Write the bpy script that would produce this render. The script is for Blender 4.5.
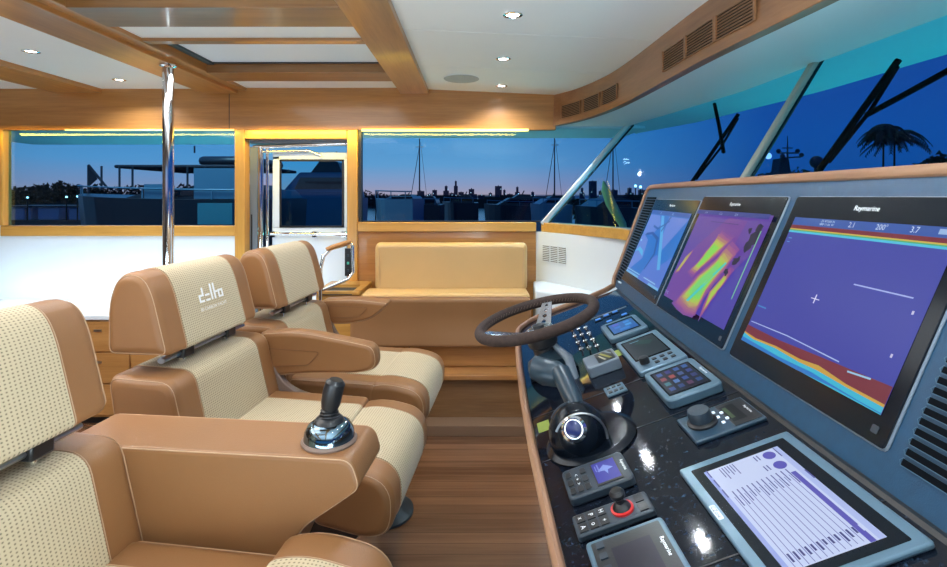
import bpy, bmesh, math, random
from mathutils import Vector, Matrix
from math import sin, cos, pi, radians as R
random.seed(4)
S = bpy.context.scene
for o in list(bpy.data.objects): bpy.data.objects.remove(o)
C = S.collection
EYE = 1.6
# ------------------------------------------------------------ camera, world, lights, exposure
cd = bpy.data.cameras.new('camera'); cam = bpy.data.objects.new('camera', cd); C.objects.link(cam)
cam.location = (0, 0, EYE); cam.rotation_euler = (R(90), 0, 0)
cd.sensor_width = 36; cd.lens = 505/947*36; cd.shift_y = -87.5/947; cd.clip_start = .02; cd.clip_end = 3000
S.camera = cam
S.view_settings.view_transform = 'Standard'; S.view_settings.look = 'None'
S.view_settings.exposure = 0.0; S.view_settings.gamma = 1; S.view_settings.use_curve_mapping = False

w = bpy.data.worlds.new('dusk_sky'); S.world = w; w.use_nodes = True
nt = w.node_tree; nt.nodes.clear()
def N(nt, t, **k):
    n = nt.nodes.new(t)
    for a, b in k.items():
        if a in n.inputs: n.inputs[a].default_value = b
        else: setattr(n, a, b)
    return n
def lk(nt, a, b): nt.links.new(a, b)
tc = N(nt, 'ShaderNodeTexCoord'); sx = N(nt, 'ShaderNodeSeparateXYZ'); lk(nt, tc.outputs['Generated'], sx.inputs[0])
r1 = N(nt, 'ShaderNodeValToRGB'); lk(nt, sx.outputs['Z'], r1.inputs[0])
def ramp(r, st):
    e = r.color_ramp.elements
    while len(e) > 1: e.remove(e[-1])
    e[0].position = st[0][0]; e[0].color = (*st[0][1], 1)
    for p, c in st[1:]:
        x = e.new(p); x.color = (*c, 1)
ramp(r1, [(0, (.02, .035, .07)), (.0, (.50, .36, .44)), (.022, (.34, .36, .55)), (.06, (.16, .38, .66)), (.12, (.09, .33, .64)), (.22, (.05, .24, .56)), (.6, (.02, .08, .32))])
r2 = N(nt, 'ShaderNodeValToRGB'); lk(nt, sx.outputs['Z'], r2.inputs[0])
ramp(r2, [(0, (.01, .08, .30)), (.1, (.01, .085, .36)), (.3, (.022, .06, .30)), (.8, (.03, .04, .22))])
mr = N(nt, 'ShaderNodeMapRange'); mr.inputs['From Min'].default_value = .05; mr.inputs['From Max'].default_value = .5
lk(nt, sx.outputs['X'], mr.inputs['Value'])
mx = N(nt, 'ShaderNodeMixRGB'); lk(nt, mr.outputs[0], mx.inputs[0]); lk(nt, r1.outputs[0], mx.inputs[1]); lk(nt, r2.outputs[0], mx.inputs[2])
bg = N(nt, 'ShaderNodeBackground', Strength=1.0); lk(nt, mx.outputs[0], bg.inputs[0])
wo = N(nt, 'ShaderNodeOutputWorld'); lk(nt, bg.outputs[0], wo.inputs[0])

def lamp(name, kind, loc, power, col, rot=(0, 0, 0), **k):
    d = bpy.data.lights.new(name, kind); d.energy = power; d.color = col
    for a, b in k.items(): setattr(d, a, b)
    o = bpy.data.objects.new(name, d); C.objects.link(o); o.location = loc; o.rotation_euler = rot
    return o
WARM = (1, .93, .83); COOL = (.80, .90, 1.0)
lamp('saloon_ceiling_fill', 'AREA', (-2.2, 1.5, 2.38), 40, WARM, shape='RECTANGLE', size=2.2, size_y=1.6)  # added area fill for the cabin, no fixture behind it
lamp('forward_ceiling_fill', 'AREA', (-1.2, 2.6, 2.40), 16, (.95, .98, 1), shape='RECTANGLE', size=1.0, size_y=1.8)  # added soft fill above the chairs, without a fixture
lamp('saloon_upward_fill', 'AREA', (-1.0, -.7, .75), 150, (.74, .89, 1), (R(176), 0, 0), shape='RECTANGLE', size=3.4, size_y=1.0)  # unseen upward fill, added to brighten the ceiling
lamp('helm_upward_fill', 'AREA', (.45, -.6, .95), 34, (.88, 1, .95), (R(158), R(-12), 0), shape='RECTANGLE', size=.9, size_y=.6)  # added upward fill that lifts the soffit over the windscreen
DL = [(.18, 2.31), (.18, 3.05), (.21, 3.79), (.18, 1.5), (.18, .7), (-2.62, 2.99), (-2.61, 3.72), (-2.62, 2.1), (-2.62, 1.2), (-2.62, .3)]
for x, y in DL:
    lamp('downlight_lamp', 'SPOT', (x, y, 2.395 if x > 0 else 2.43), 17 if x > 0 else 26, (.84, .92, 1), spot_size=R(150), spot_blend=.6, shadow_soft_size=.014)
AMBER = (1, .70, .08)
lamp('window_cove_lamp', 'AREA', (-.3, 3.93, 2.115), 8, AMBER, (R(25), 0, 0), shape='RECTANGLE', size=1.3, size_y=.03)
lamp('window_cove_lamp', 'AREA', (-2.85, 3.93, 2.115), 6, AMBER, (R(25), 0, 0), shape='RECTANGLE', size=1.9, size_y=.03)
lamp('window_cove_lamp', 'AREA', (-1.4, 3.93, 2.115), 4, AMBER, (R(25), 0, 0), shape='RECTANGLE', size=.8, size_y=.03)
lamp('corner_spot_fill', 'SPOT', (.72, 3.72, 2.10), 26, (.42, .74, 1), spot_size=R(120), spot_blend=.6, shadow_soft_size=.03)  # added spot fill for the white corner wall, no fixture
lamp('sill_wall_fill', 'AREA', (-2.6, 3.75, .80), 8, (.62, .84, 1), (R(125), 0, 0), shape='RECTANGLE', size=2.6, size_y=.2)  # added cool fill brightening the white wall under the left window
lamp('overhang_fill', 'AREA', (1.85, 1.6, 1.5), 9, (.05, .85, .80), (R(180), 0, 0), shape='RECTANGLE', size=.3, size_y=3.6)  # added fills that turn the overhang bright teal, not real lamps
lamp('overhang_fill', 'AREA', (-1.0, 4.7, 1.25), 12, (.25, .95, .85), (R(180), 0, 0), shape='RECTANGLE', size=4.5, size_y=.3)
lamp('overhang_fill', 'AREA', (-3.3, 5.2, 1.25), 8, (.15, .85, .95), (R(180), 0, 0), shape='RECTANGLE', size=2.6, size_y=.3)
lamp('dock_lamp', 'AREA', (-6, 9, 6), 500, (.6, .9, 1), (R(-20), 0, 0), shape='DISK', size=4)

# ------------------------------------------------------------ mesh builder
OFF = {}
class MB:
    def __init__(s): s.v = []; s.f = []; s.m = []
    def add(s, vs, fs, m=0, T=None):
        b = len(s.v); s.v += [tuple(T(Vector(p))) if T else tuple(p) for p in vs]
        for f in fs: s.f.append([b+i for i in f]); s.m.append(m)
        return s
    def box(s, x0, x1, y0, y1, z0, z1, m=0, T=None):
        vs = [(x, y, z) for x in (x0, x1) for y in (y0, y1) for z in (z0, z1)]
        return s.add(vs, [(0, 1, 3, 2), (4, 6, 7, 5), (0, 4, 5, 1), (2, 3, 7, 6), (0, 2, 6, 4), (1, 5, 7, 3)], m, T)
    def loft(s, rings, m=0, T=None, caps=True, closed=True):
        n = len(rings[0]); vs = [p for r in rings for p in r]; fs = []
        for i in range(len(rings)-1):
            for j in range(n if closed else n-1):
                k = (j+1) % n; fs.append((i*n+j, i*n+k, (i+1)*n+k, (i+1)*n+j))
        if caps and closed: fs.append(tuple(range(n))[::-1]); fs.append(tuple((len(rings)-1)*n+j for j in range(n)))
        return s.add(vs, fs, m, T)
    def prism(s, prof, y0, y1, m=0, T=None):        # prof in xz, extruded along y
        return s.loft([[(x, y, z) for x, z in prof] for y in (y0, y1)], m, T)
    def slab(s, prof, z0, z1, m=0, T=None):         # prof in xy, extruded along z
        return s.loft([[(x, y, z) for x, y in prof] for z in (z0, z1)], m, T)
    def lathe(s, prof, n=24, m=0, T=None):          # prof (r, z) about z
        rings = [[(r*cos(2*pi*k/n), r*sin(2*pi*k/n), z) for k in range(n)] for r, z in prof]
        return s.loft(rings, m, T)
    def tube(s, pts, r, n=10, m=0, T=None, closed=False, ry=None):
        P = [Vector(p) for p in pts]; L = len(P); rings = []; prev = None
        for i, p in enumerate(P):
            a = P[(i-1) % L] if (i or closed) else p; b = P[(i+1) % L] if (i < L-1 or closed) else p
            t = (b-a).normalized()
            if prev is None:
                up = Vector((0, 0, 1)) if abs(t.z) < .9 else Vector((1, 0, 0)); u = t.cross(up).normalized()
            else: u = (prev-t*prev.dot(t)).normalized()
            prev = u; w_ = t.cross(u); rr = r[i] if isinstance(r, (list, tuple)) else r
            rings.append([tuple(p+u*cos(2*pi*k/n)*rr+w_*sin(2*pi*k/n)*(ry or rr)) for k in range(n)])
        if closed: rings.append(rings[0]); return s.loft(rings, m, T, caps=False)
        return s.loft(rings, m, T)
    def ball(s, c, r, m=0, n=16, T=None, sc=(1, 1, 1)):
        rings = [[(c[0]+sc[0]*r*sin(a)*cos(2*pi*k/n), c[1]+sc[1]*r*sin(a)*sin(2*pi*k/n), c[2]+sc[2]*r*cos(a)) for k in range(n)] for a in [.02+(pi-.04)*i/(n//2) for i in range(n//2+1)]]
        return s.loft(rings, m, T)
    def build(s, name, mats, parent=None, bevel=0, seg=2, smooth=False, origin=None, solid=0):
        if not isinstance(mats, (list, tuple)): mats = [mats]
        if parent is not None: off = OFF[parent.name]
        elif origin is not None: off = Vector(origin)
        else:
            xs, ys, zs = zip(*s.v); off = Vector(((min(xs)+max(xs))/2, (min(ys)+max(ys))/2, min(zs)))
        me = bpy.data.meshes.new(name); me.from_pydata([Vector(p)-off for p in s.v], [], s.f)
        for mm in mats: me.materials.append(mm)
        me.polygons.foreach_set('material_index', s.m)
        bm = bmesh.new(); bm.from_mesh(me)
        bmesh.ops.remove_doubles(bm, verts=bm.verts, dist=1e-5); bmesh.ops.recalc_face_normals(bm, faces=bm.faces)
        bm.to_mesh(me); bm.free()
        o = bpy.data.objects.new(name, me); C.objects.link(o); OFF[o.name] = off
        if parent is not None: o.parent = parent
        else: o.location = off
        if any(mm in (LEATHER, SOFA, SOFA2) for mm in mats) and smooth:
            wn_ = o.modifiers.new('weighted_normal', 'WEIGHTED_NORMAL'); wn_.keep_sharp = True; wn_.weight = 80
        if solid:
            d = o.modifiers.new('solid', 'SOLIDIFY'); d.thickness = solid; d.offset = 0
        if bevel:
            d = o.modifiers.new('bevel', 'BEVEL'); d.width = bevel; d.segments = seg; d.limit_method = 'ANGLE'; d.angle_limit = R(35); d.harden_normals = False
        if smooth or bevel:
            me.polygons.foreach_set('use_smooth', [True]*len(me.polygons))
            me.set_sharp_from_angle(angle=R(38 if not bevel else 50))
        return o
def root(name, loc, label, cat, group=None):
    o = bpy.data.objects.new(name, None); C.objects.link(o); o.location = loc; OFF[o.name] = Vector(loc); o.empty_display_size = .1
    return tag(o, label, cat, group)
def tag(o, label=None, cat=None, group=None, kind=None):
    if label: o['label'] = label
    if cat: o['category'] = cat
    if group: o['group'] = group
    if kind: o['kind'] = kind
    return o
def struct(o, label=None): o['kind'] = 'structure'; o['label'] = label or o.name.replace('_', ' '); return o
def copy_tree(o, parent=None):
    c = o.copy(); C.objects.link(c); c.parent = parent; OFF[c.name] = OFF[o.name]
    for ch in [x for x in bpy.data.objects if x.parent == o]: copy_tree(ch, c)
    return c
def rnd(pts, rad, n=5):
    out = []; L = len(pts)
    for i, p in enumerate(pts):
        r = rad[i] if isinstance(rad, (list, tuple)) else rad
        p = Vector(p); a = Vector(pts[i-1]); b = Vector(pts[(i+1) % L])
        if r <= 0: out.append(tuple(p)); continue
        da = (a-p); db = (b-p); ra = min(r, da.length*.49); rb = min(r, db.length*.49)
        A = p+da.normalized()*ra; B = p+db.normalized()*rb
        for k in range(n+1):
            t = k/n; out.append(tuple(A*(1-t)**2+p*2*t*(1-t)+B*t*t))
    return out
def inset(prof, d):
    L = len(prof); area = sum(prof[i-1][0]*prof[i][1]-prof[i][0]*prof[i-1][1] for i in range(L)); sg = 1 if area > 0 else -1
    out = []
    for i, p in enumerate(prof):
        a = Vector(prof[i-1]); b = Vector(prof[(i+1) % L]); t = (b-a)
        if t.length < 1e-9: out.append(p); continue
        t.normalize(); out.append((p[0]-t.y*sg*d, p[1]+t.x*sg*d))
    return out
def shrink(prof, d):
    xs = [p[0] for p in prof]; zs = [p[1] for p in prof]; cx = (min(xs)+max(xs))/2; cz_ = (min(zs)+max(zs))/2; w_ = max(xs)-min(xs); h_ = max(zs)-min(zs)
    return [(cx+(x-cx)*(w_-2*d)/w_, cz_+(z-cz_)*(h_-2*d)/h_) for x, z in prof]
def cushion(mb, prof, y0, y1, r, m=0, n=5):
    rings = []
    st = [(y0+r*(1-sin(pi/2*k/n)), r*(1-cos(pi/2*k/n))) for k in range(n, -1, -1)]
    st = st + [(y1-(y-y0), i) for y, i in st[::-1]]
    for y, i in st:
        q = shrink(prof, i); rings.append([(x, y, z) for x, z in q])
    return mb.loft(rings, m)
_tx = {}
def text2d(s, size, shear=0):
    k = (s, size, shear)
    if k in _tx: return _tx[k]
    c = bpy.data.curves.new('txt', 'FONT'); c.body = s; c.size = size; c.shear = shear; c.align_x = 'CENTER'; c.align_y = 'CENTER'; c.resolution_u = 3
    o = bpy.data.objects.new('txt', c); C.objects.link(o)
    me = bpy.data.meshes.new_from_object(o.evaluated_get(bpy.context.evaluated_depsgraph_get()))
    v = [tuple(x.co) for x in me.vertices]; f = [tuple(p.vertices) for p in me.polygons]
    bpy.data.objects.remove(o); bpy.data.curves.remove(c); bpy.data.meshes.remove(me)
    _tx[k] = (v, f); return v, f

# ------------------------------------------------------------ materials
def mat(name, col, rough=.5, metal=0, bump=None, coat=0, emit=None, es=1, trans=0, var=0, vscale=8, spec=.5, ior=None):
    m = bpy.data.materials.new(name); m.use_nodes = True; t = m.node_tree; b = t.nodes['Principled BSDF']
    b.inputs['Base Color'].default_value = (*col, 1); b.inputs['Roughness'].default_value = rough; b.inputs['Metallic'].default_value = metal
    b.inputs['Coat Weight'].default_value = coat; b.inputs['Coat Roughness'].default_value = .05; b.inputs['Specular IOR Level'].default_value = spec
    tcn = N(t, 'ShaderNodeTexCoord')
    if emit: b.inputs['Emission Color'].default_value = (*emit, 1); b.inputs['Emission Strength'].default_value = es; b.inputs['Roughness'].default_value = max(rough, .3)
    if var:
        n = N(t, 'ShaderNodeTexNoise', Scale=vscale, Detail=4); lk(t, tcn.outputs['Object'], n.inputs['Vector'])
        r = N(t, 'ShaderNodeValToRGB'); lk(t, n.outputs['Fac'], r.inputs[0])
        ramp(r, [(.3, tuple(c*(1-var) for c in col)), (.7, tuple(min(1, c*(1+var)) for c in col))]); lk(t, r.outputs[0], b.inputs['Base Color'])
    if bump:
        n = N(t, 'ShaderNodeTexNoise', Scale=bump[0], Detail=3); lk(t, tcn.outputs['Object'], n.inputs['Vector'])
        bp = N(t, 'ShaderNodeBump', Strength=bump[1], Distance=.002); lk(t, n.outputs['Fac'], bp.inputs['Height']); lk(t, bp.outputs[0], b.inputs['Normal'])
    return m
def wood(name, c1, c2, axis='X', scale=14, stretch=.06, rough=.3, coat=.4, plank=0, pc=None, paxis='Y'):
    m = bpy.data.materials.new(name); m.use_nodes = True; t = m.node_tree; b = t.nodes['Principled BSDF']
    tcn = N(t, 'ShaderNodeTexCoord'); mp = N(t, 'ShaderNodeMapping'); lk(t, tcn.outputs['Object'], mp.inputs[0])
    mp.inputs['Scale'].default_value = tuple(stretch if a == axis else 1 for a in 'XYZ')
    n = N(t, 'ShaderNodeTexNoise', Scale=scale, Detail=6, Roughness=.6, Distortion=.4); lk(t, mp.outputs[0], n.inputs['Vector'])
    n2 = N(t, 'ShaderNodeTexNoise', Scale=scale*7, Detail=3); lk(t, mp.outputs[0], n2.inputs['Vector'])
    ad = N(t, 'ShaderNodeMath', operation='MULTIPLY_ADD'); lk(t, n2.outputs['Fac'], ad.inputs[0]); ad.inputs[1].default_value = .35; lk(t, n.outputs['Fac'], ad.inputs[2])
    r = N(t, 'ShaderNodeValToRGB'); lk(t, ad.outputs[0], r.inputs[0]); ramp(r, [(.45, c1), (.9, c2)])
    out = r.outputs[0]
    if plank:
        s_ = N(t, 'ShaderNodeSeparateXYZ'); lk(t, tcn.outputs['Object'], s_.inputs[0])
        q = N(t, 'ShaderNodeMath', operation='DIVIDE'); lk(t, s_.outputs[paxis], q.inputs[0]); q.inputs[1].default_value = plank
        fl = N(t, 'ShaderNodeMath', operation='FLOOR'); lk(t, q.outputs[0], fl.inputs[0])
        wn = N(t, 'ShaderNodeTexWhiteNoise'); wn.noise_dimensions = '1D'; lk(t, fl.outputs[0], wn.inputs['W'])
        pr = N(t, 'ShaderNodeValToRGB'); lk(t, wn.outputs['Value'], pr.inputs[0]); ramp(pr, [(0, (.62, .58, .55)), (1, (1.15, 1.12, 1.1))])
        mm = N(t, 'ShaderNodeMixRGB', blend_type='MULTIPLY'); mm.inputs[0].default_value = 1; lk(t, out, mm.inputs[1]); lk(t, pr.outputs[0], mm.inputs[2])
        fr = N(t, 'ShaderNodeMath', operation='FRACT'); lk(t, q.outputs[0], fr.inputs[0])
        lt = N(t, 'ShaderNodeMath', operation='LESS_THAN'); lk(t, fr.outputs[0], lt.inputs[0]); lt.inputs[1].default_value = .05
        mm2 = N(t, 'ShaderNodeMixRGB'); lk(t, lt.outputs[0], mm2.inputs[0]); lk(t, mm.outputs[0], mm2.inputs[1]); mm2.inputs[2].default_value = (*pc, 1)
        out = mm2.outputs[0]
    lk(t, out, b.inputs['Base Color']); b.inputs['Roughness'].default_value = rough; b.inputs['Coat Weight'].default_value = coat; b.inputs['Coat Roughness'].default_value = .12
    return m
def weave(name, c1, c2, p=.01):
    m = bpy.data.materials.new(name); m.use_nodes = True; t = m.node_tree; b = t.nodes['Principled BSDF']
    tcn = N(t, 'ShaderNodeTexCoord'); s_ = N(t, 'ShaderNodeSeparateXYZ'); lk(t, tcn.outputs['Object'], s_.inputs[0])
    def M(op, a, c=None, d=None):
        n = N(t, 'ShaderNodeMath', operation=op)
        for i, z in enumerate((a, c, d)):
            if z is None: continue
            if isinstance(z, (int, float)): n.inputs[i].default_value = z
            else: lk(t, z, n.inputs[i])
        return n.outputs[0]
    k = 2*pi/p
    a = M('SINE', M('MULTIPLY', s_.outputs['Y'], k)); xz = M('SUBTRACT', s_.outputs['Z'], s_.outputs['X']); c = M('SINE', M('MULTIPLY', xz, k))
    h = M('MULTIPLY', M('ADD', a, 1), M('ADD', c, 1)); h = M('MULTIPLY', h, .25)
    n = N(t, 'ShaderNodeTexNoise', Scale=220, Detail=2); lk(t, tcn.outputs['Object'], n.inputs['Vector'])
    h2 = M('ADD', M('MULTIPLY', h, .9), M('MULTIPLY', M('SUBTRACT', n.outputs['Fac'], .5), .5))
    r = N(t, 'ShaderNodeValToRGB'); lk(t, h2, r.inputs[0]); ramp(r, [(.0, c2), (.42, tuple(c*.92 for c in c2)), (.72, c1)]); lk(t, r.outputs[0], b.inputs['Base Color'])
    bp = N(t, 'ShaderNodeBump', Strength=.4, Distance=.001); bp.invert = True; lk(t, h, bp.inputs['Height']); lk(t, bp.outputs[0], b.inputs['Normal'])
    b.inputs['Roughness'].default_value = .75; b.inputs['Sheen Weight'].default_value = .2
    return m
def glass(name, tint, refl=1.0, rough=0.0):
    m = bpy.data.materials.new(name); m.use_nodes = True; t = m.node_tree; t.nodes.clear()
    tr = N(t, 'ShaderNodeBsdfTransparent'); tr.inputs[0].default_value = (*tint, 1)
    gl = N(t, 'ShaderNodeBsdfGlossy', Roughness=rough); fr = N(t, 'ShaderNodeFresnel', IOR=1.45)
    mu = N(t, 'ShaderNodeMath', operation='MULTIPLY'); lk(t, fr.outputs[0], mu.inputs[0]); mu.inputs[1].default_value = refl
    mxs = N(t, 'ShaderNodeMixShader'); lk(t, mu.outputs[0], mxs.inputs[0]); lk(t, tr.outputs[0], mxs.inputs[1]); lk(t, gl.outputs[0], mxs.inputs[2])
    o = N(t, 'ShaderNodeOutputMaterial'); lk(t, mxs.outputs[0], o.inputs[0]); return m
_em = {}
def em(c, s=1.0):
    k = (c, s)
    if k not in _em:
        m = mat('display_light', (.004, .004, .006), .3, spec=.25, emit=c, es=s); _em[k] = m
    return _em[k]
LEATHER = mat('tan_leather', (.285, .132, .050), .42, bump=(260, .22), var=.07, vscale=3)
SOFA = mat('sofa_leather', (.34, .17, .072), .42, bump=(240, .2), var=.05, vscale=3)
STITCH = mat('cream_thread', (.52, .33, .20), .7)
PIPING = mat('leather_piping', (.22, .095, .04), .5)
FABRIC = weave('woven_beige', (.22, .17, .10), (.57, .465, .30))
SOFA2 = mat('sofa_light_leather', (.62, .40, .17), .42, bump=(240, .2), var=.05, vscale=3)
CHROME = mat('chrome', (.82, .84, .86), .07, 1)
STEEL = mat('brushed_steel', (.55, .56, .58), .28, 1)
BLACK = mat('black_plastic', (.012, .013, .016), .32, bump=(300, .1))
GLOSSB = mat('gloss_black', (.004, .007, .012), .16, spec=.22)
GRIP = mat('slate_grip', (.016, .036, .055), .32)
DARKG = mat('dark_grey_plastic', (.022, .036, .052), .4)
GREY = mat('grey_plastic', (.16, .20, .25), .35)
SILVER = mat('silver_bezel', (.11, .19, .26), .3, .2)
PANEL = mat('console_panel', (.006, .052, .115), .36, bump=(500, .15), var=.1, vscale=60)
BROWNP = mat('taupe_plastic', (.22, .15, .12), .4)
SUEDE = mat('brown_suede', (.042, .024, .019), .9, bump=(400, .5), var=.25, vscale=90)
RED = mat('red_plastic', (.6, .02, .02), .35)
GREENP = mat('green_label', (.25, .32, .05), .6)
WHITE = mat('white_gelcoat', (.76, .84, .92), .25, var=.02, vscale=2)
CEIL = mat('white_ceiling', (.84, .86, .86), .5, var=.015, vscale=2)
SOFFIT = mat('white_soffit', (.70, .76, .78), .38)
LINEN = mat('blind_fabric', (.74, .82, .90), .8, bump=(300, .3))
DARKLINE = mat('shadow_gap', (.05, .045, .04), .8)
TEAK = wood('teak_varnished', (.35, .145, .038), (.54, .25, .075), 'X')
TEAKY = wood('teak_varnished_fore_aft', (.34, .14, .036), (.53, .245, .072), 'Y')
TEAKZ = wood('teak_varnished_upright', (.36, .16, .04), (.56, .28, .08), 'Z')
SLATW = wood('teak_matte', (.20, .09, .045), (.36, .195, .11), 'Y', rough=.5, coat=.1)
FLOORM = wood('walnut_floor', (.15, .068, .034), (.33, .165, .085), 'X', 8, .05, .25, .4, plank=.072, pc=(.12, .055, .028))
DRAWER = wood('teak_drawer', (.34, .15, .04), (.52, .26, .085), 'X')
GLASS = glass('window_glass', (.46, .84, .97), .14)
SGLASS = glass('side_window_glass', (.72, .90, .98), .55)
LAMPE = mat('lamp_lens', (1, 1, 1), .3, emit=(1, .97, .92), es=18)
STRIPE = mat('led_strip', (1, .9, .3), .4, emit=(1, .85, .22), es=1.6)
def granite():
    m = bpy.data.materials.new('black_granite'); m.use_nodes = True; t = m.node_tree; b = t.nodes['Principled BSDF']
    tcn = N(t, 'ShaderNodeTexCoord'); n = N(t, 'ShaderNodeTexNoise', Scale=85, Detail=5, Roughness=.75); lk(t, tcn.outputs['Object'], n.inputs['Vector'])
    r = N(t, 'ShaderNodeValToRGB'); lk(t, n.outputs['Fac'], r.inputs[0]); ramp(r, [(.56, (.005, .007, .013)), (.66, (.012, .03, .06)), (.74, (.10, .26, .40))])
    lk(t, r.outputs[0], b.inputs['Base Color']); b.inputs['Roughness'].default_value = .05; b.inputs['Specular IOR Level'].default_value = .32
    return m
GRANITE = granite()

# ------------------------------------------------------------ room shell
YW = 4.05
def at(u, v, Y): return ((u-473)/505*Y, Y, EYE-(v-196)/505*Y)
def sbox(name, mat_, *b, bevel=0, label=None): return struct(MB().box(*b).build(name, mat_, bevel=bevel), label)
# floor and platform
sbox('floor', FLOORM, -4.7, 1.6, -3, YW, -.06, 0, label='walnut plank floor')
m = MB(); m.box(-1.02, .95, 3.5, YW, 0, .35)
pf = struct(m.build('floor_platform', wood('walnut_riser', (.20, .095, .035), (.36, .19, .08), 'X')), 'raised wooden platform under the bench')
m = MB(); m.box(-1.02, .5, 3.42, YW, .35, .385); struct(m.build('trim_1', TEAK, bevel=.006), 'wooden platform nosing')
m = MB(); m.box(-1.02, .55, 3.36, 3.5, 0, .07); struct(m.build('trim_2', mat('pale_step', (.30, .18, .11), .3), bevel=.004), 'low step in front of platform')
# ceiling: base + separate panels right of the beam
CZ = 2.46
m = MB(); m.box(-4.7, -2.16, -3, YW+.6, CZ, CZ+.05); m.box(-2.16, -.36, -3, YW+.6, CZ+.07, CZ+.12)
def cz(x): return CZ-.005-(x+.36)*.043
ys = [-3, -.4, .9, 1.75, 2.59, 3.3, YW+.02]
for a, b in zip(ys, ys[1:]):
    m.add([(-.36, a+.003, cz(-.36)), (1.7, a+.003, cz(1.7)), (1.7, b-.003, cz(1.7)), (-.36, b-.003, cz(-.36)), (-.36, a+.003, cz(-.36)+.03), (1.7, a+.003, cz(1.7)+.03), (1.7, b-.003, cz(1.7)+.03), (-.36, b-.003, cz(-.36)+.03)],
          [(0, 1, 2, 3), (4, 7, 6, 5), (0, 4, 5, 1), (1, 5, 6, 2), (2, 6, 7, 3), (3, 7, 4, 0)])
struct(m.build('ceiling', CEIL), 'white panelled ceiling')
struct(MB().box(-.36, 1.7, -3, YW+.6, CZ+.03, CZ+.12).build('ceiling_backing', DARKLINE), 'dark gap above ceiling panels')
# fore-aft... athwart beams
def beam(name, prof, lab): struct(MB().prism(prof, -3, YW-.001).build(name, TEAKY, bevel=.004), lab)
beam('trim_3', [(-2.16, 2.42), (-1.89, 2.42), (-1.89, 2.445), (-1.82, 2.445), (-1.82, 2.53), (-2.16, 2.53)], 'wide wooden ceiling beam at the pole')
beam('trim_4', [(-.585, 2.42), (-.36, 2.42), (-.36, 2.50), (-.585, 2.53)], 'wooden ceiling beam beside the sunroof')
beam('trim_5', [(-3.36, 2.425), (-2.98, 2.425), (-2.98, 2.47), (-3.36, 2.47)], 'wooden ceiling beam on the left')
k = 6; CROSS = wood('teak_crossbar_shaded', (.20, .085, .026), (.34, .16, .055), 'X')  # darker teak copy, shade of the undersides put into the colour
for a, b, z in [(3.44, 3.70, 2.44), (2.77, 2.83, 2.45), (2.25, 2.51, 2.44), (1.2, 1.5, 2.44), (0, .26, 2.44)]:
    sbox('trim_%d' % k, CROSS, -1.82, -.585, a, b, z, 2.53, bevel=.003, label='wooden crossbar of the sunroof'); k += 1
for i, (a, b) in enumerate([(2.83, 3.44), (1.5, 2.25)]):
    bl = MB().box(-1.80, -.60, a+.012, b-.012, 2.505, 2.512).build('sunroof_blind', LINEN)
    tag(bl, ['pale blue sunroof blind between the far wooden crossbars', 'pale sunroof blind at the top edge nearest the camera'][i], 'blind')
    fr = MB(); fr.box(-1.80, -.60, b-.03, b-.012, 2.498, 2.505); fr.box(-1.80, -.60, a+.012, a+.03, 2.498, 2.505)
    fr.box(-1.80, -1.76, a+.012, b-.012, 2.49, 2.505); fr.build('blind_rail', DARKG, bl)
for a, b in ((3.70, YW), (2.51, 2.77), (.26, 1.2)): sbox('ceiling_panel', CEIL, -1.82, -.585, a, b, 2.468, 2.53, label='white ceiling infill of the sunroof')
# side wall (far)
sbox('trim_12', TEAK, -4.7, .66, YW, YW+.06, EYE+.53, CZ+.1, bevel=.002, label='wooden header above the side windows')
sbox('trim_13', DARKLINE, -1.962, -1.956, YW-.001, YW, EYE+.53, CZ, label='joint in the wooden header')
XL0, XL1 = -3.77, -1.90; ZB = EYE-.237; ZT = EYE+.53
FR = wood('teak_amber', (.48, .24, .05), (.66, .36, .085), 'X'); FRZ = wood('teak_amber_upright', (.48, .24, .05), (.66, .36, .085), 'Z')
m = MB(); m.box(-4.7, XL0, YW, YW+.06, .0, ZT); m.box(XL0, -1.90, YW, YW+.06, EYE-.98, EYE-.32)
m.box(-1.82, -1.0, YW+.5, YW+.56, 0, .8); struct(m.build('wall_side', WHITE), 'white side wall under the left window')
w1 = struct(MB().box(XL0, XL1, YW-.03, YW+.06, EYE-.32, ZB).build('window_1', FR, bevel=.006), 'left side window with amber wooden frame')
MB().box(XL0-.04, XL0+.012, YW-.02, YW+.06, ZB, ZT).build('window_frame', FRZ, w1, bevel=.004)
MB().box(XL1-.012, XL1+.0, YW-.0, YW+.06, ZB, ZT).build('window_seal', BLACK, w1)
MB().box(XL0, XL1, YW+.03, YW+.036, ZB, ZT).build('glass_pane', SGLASS, w1)
MB().box(XL0+.5, XL1-.02, YW-.008, YW-.0005, ZT-.006, ZT+.004).build('led_strip', STRIPE, w1)
m = MB(); m.box(-1.985, -1.94, YW+.001, YW+.012, EYE-.86, EYE-.36)
# door opening trims
d1 = struct(MB().box(-1.90, -1.82, YW-.035, YW+.06, 0, ZT).build('door_1', FRZ, bevel=.005), 'side door with white leaf and wooden frame')
MB().box(-1.005, -.925, YW-.035, YW+.06, 0, ZT).build('door_jamb', FRZ, d1, bevel=.005)
MB().box(-1.82, -1.005, YW-.035, YW+.06, EYE+.455, ZT).build('door_head', FR, d1, bevel=.005)
YD = YW+.12
m = MB(); m.box(-1.66, -1.05, YD, YD+.04, .5, EYE-.26); m.box(-1.66, -1.60, YD, YD+.04, EYE-.26, EYE+.33); m.box(-1.07, -1.03, YD, YD+.04, EYE-.26, EYE+.33); m.box(-1.66, -1.03, YD, YD+.04, EYE+.30, EYE+.36)
leaf = m.build('door_leaf', WHITE, d1, bevel=.006)
MB().box(-1.60, -1.07, YD+.015, YD+.02, EYE-.26, EYE+.30).build('glass_pane', glass('door_glass', (.50, .85, .95), .6), leaf)
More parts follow.
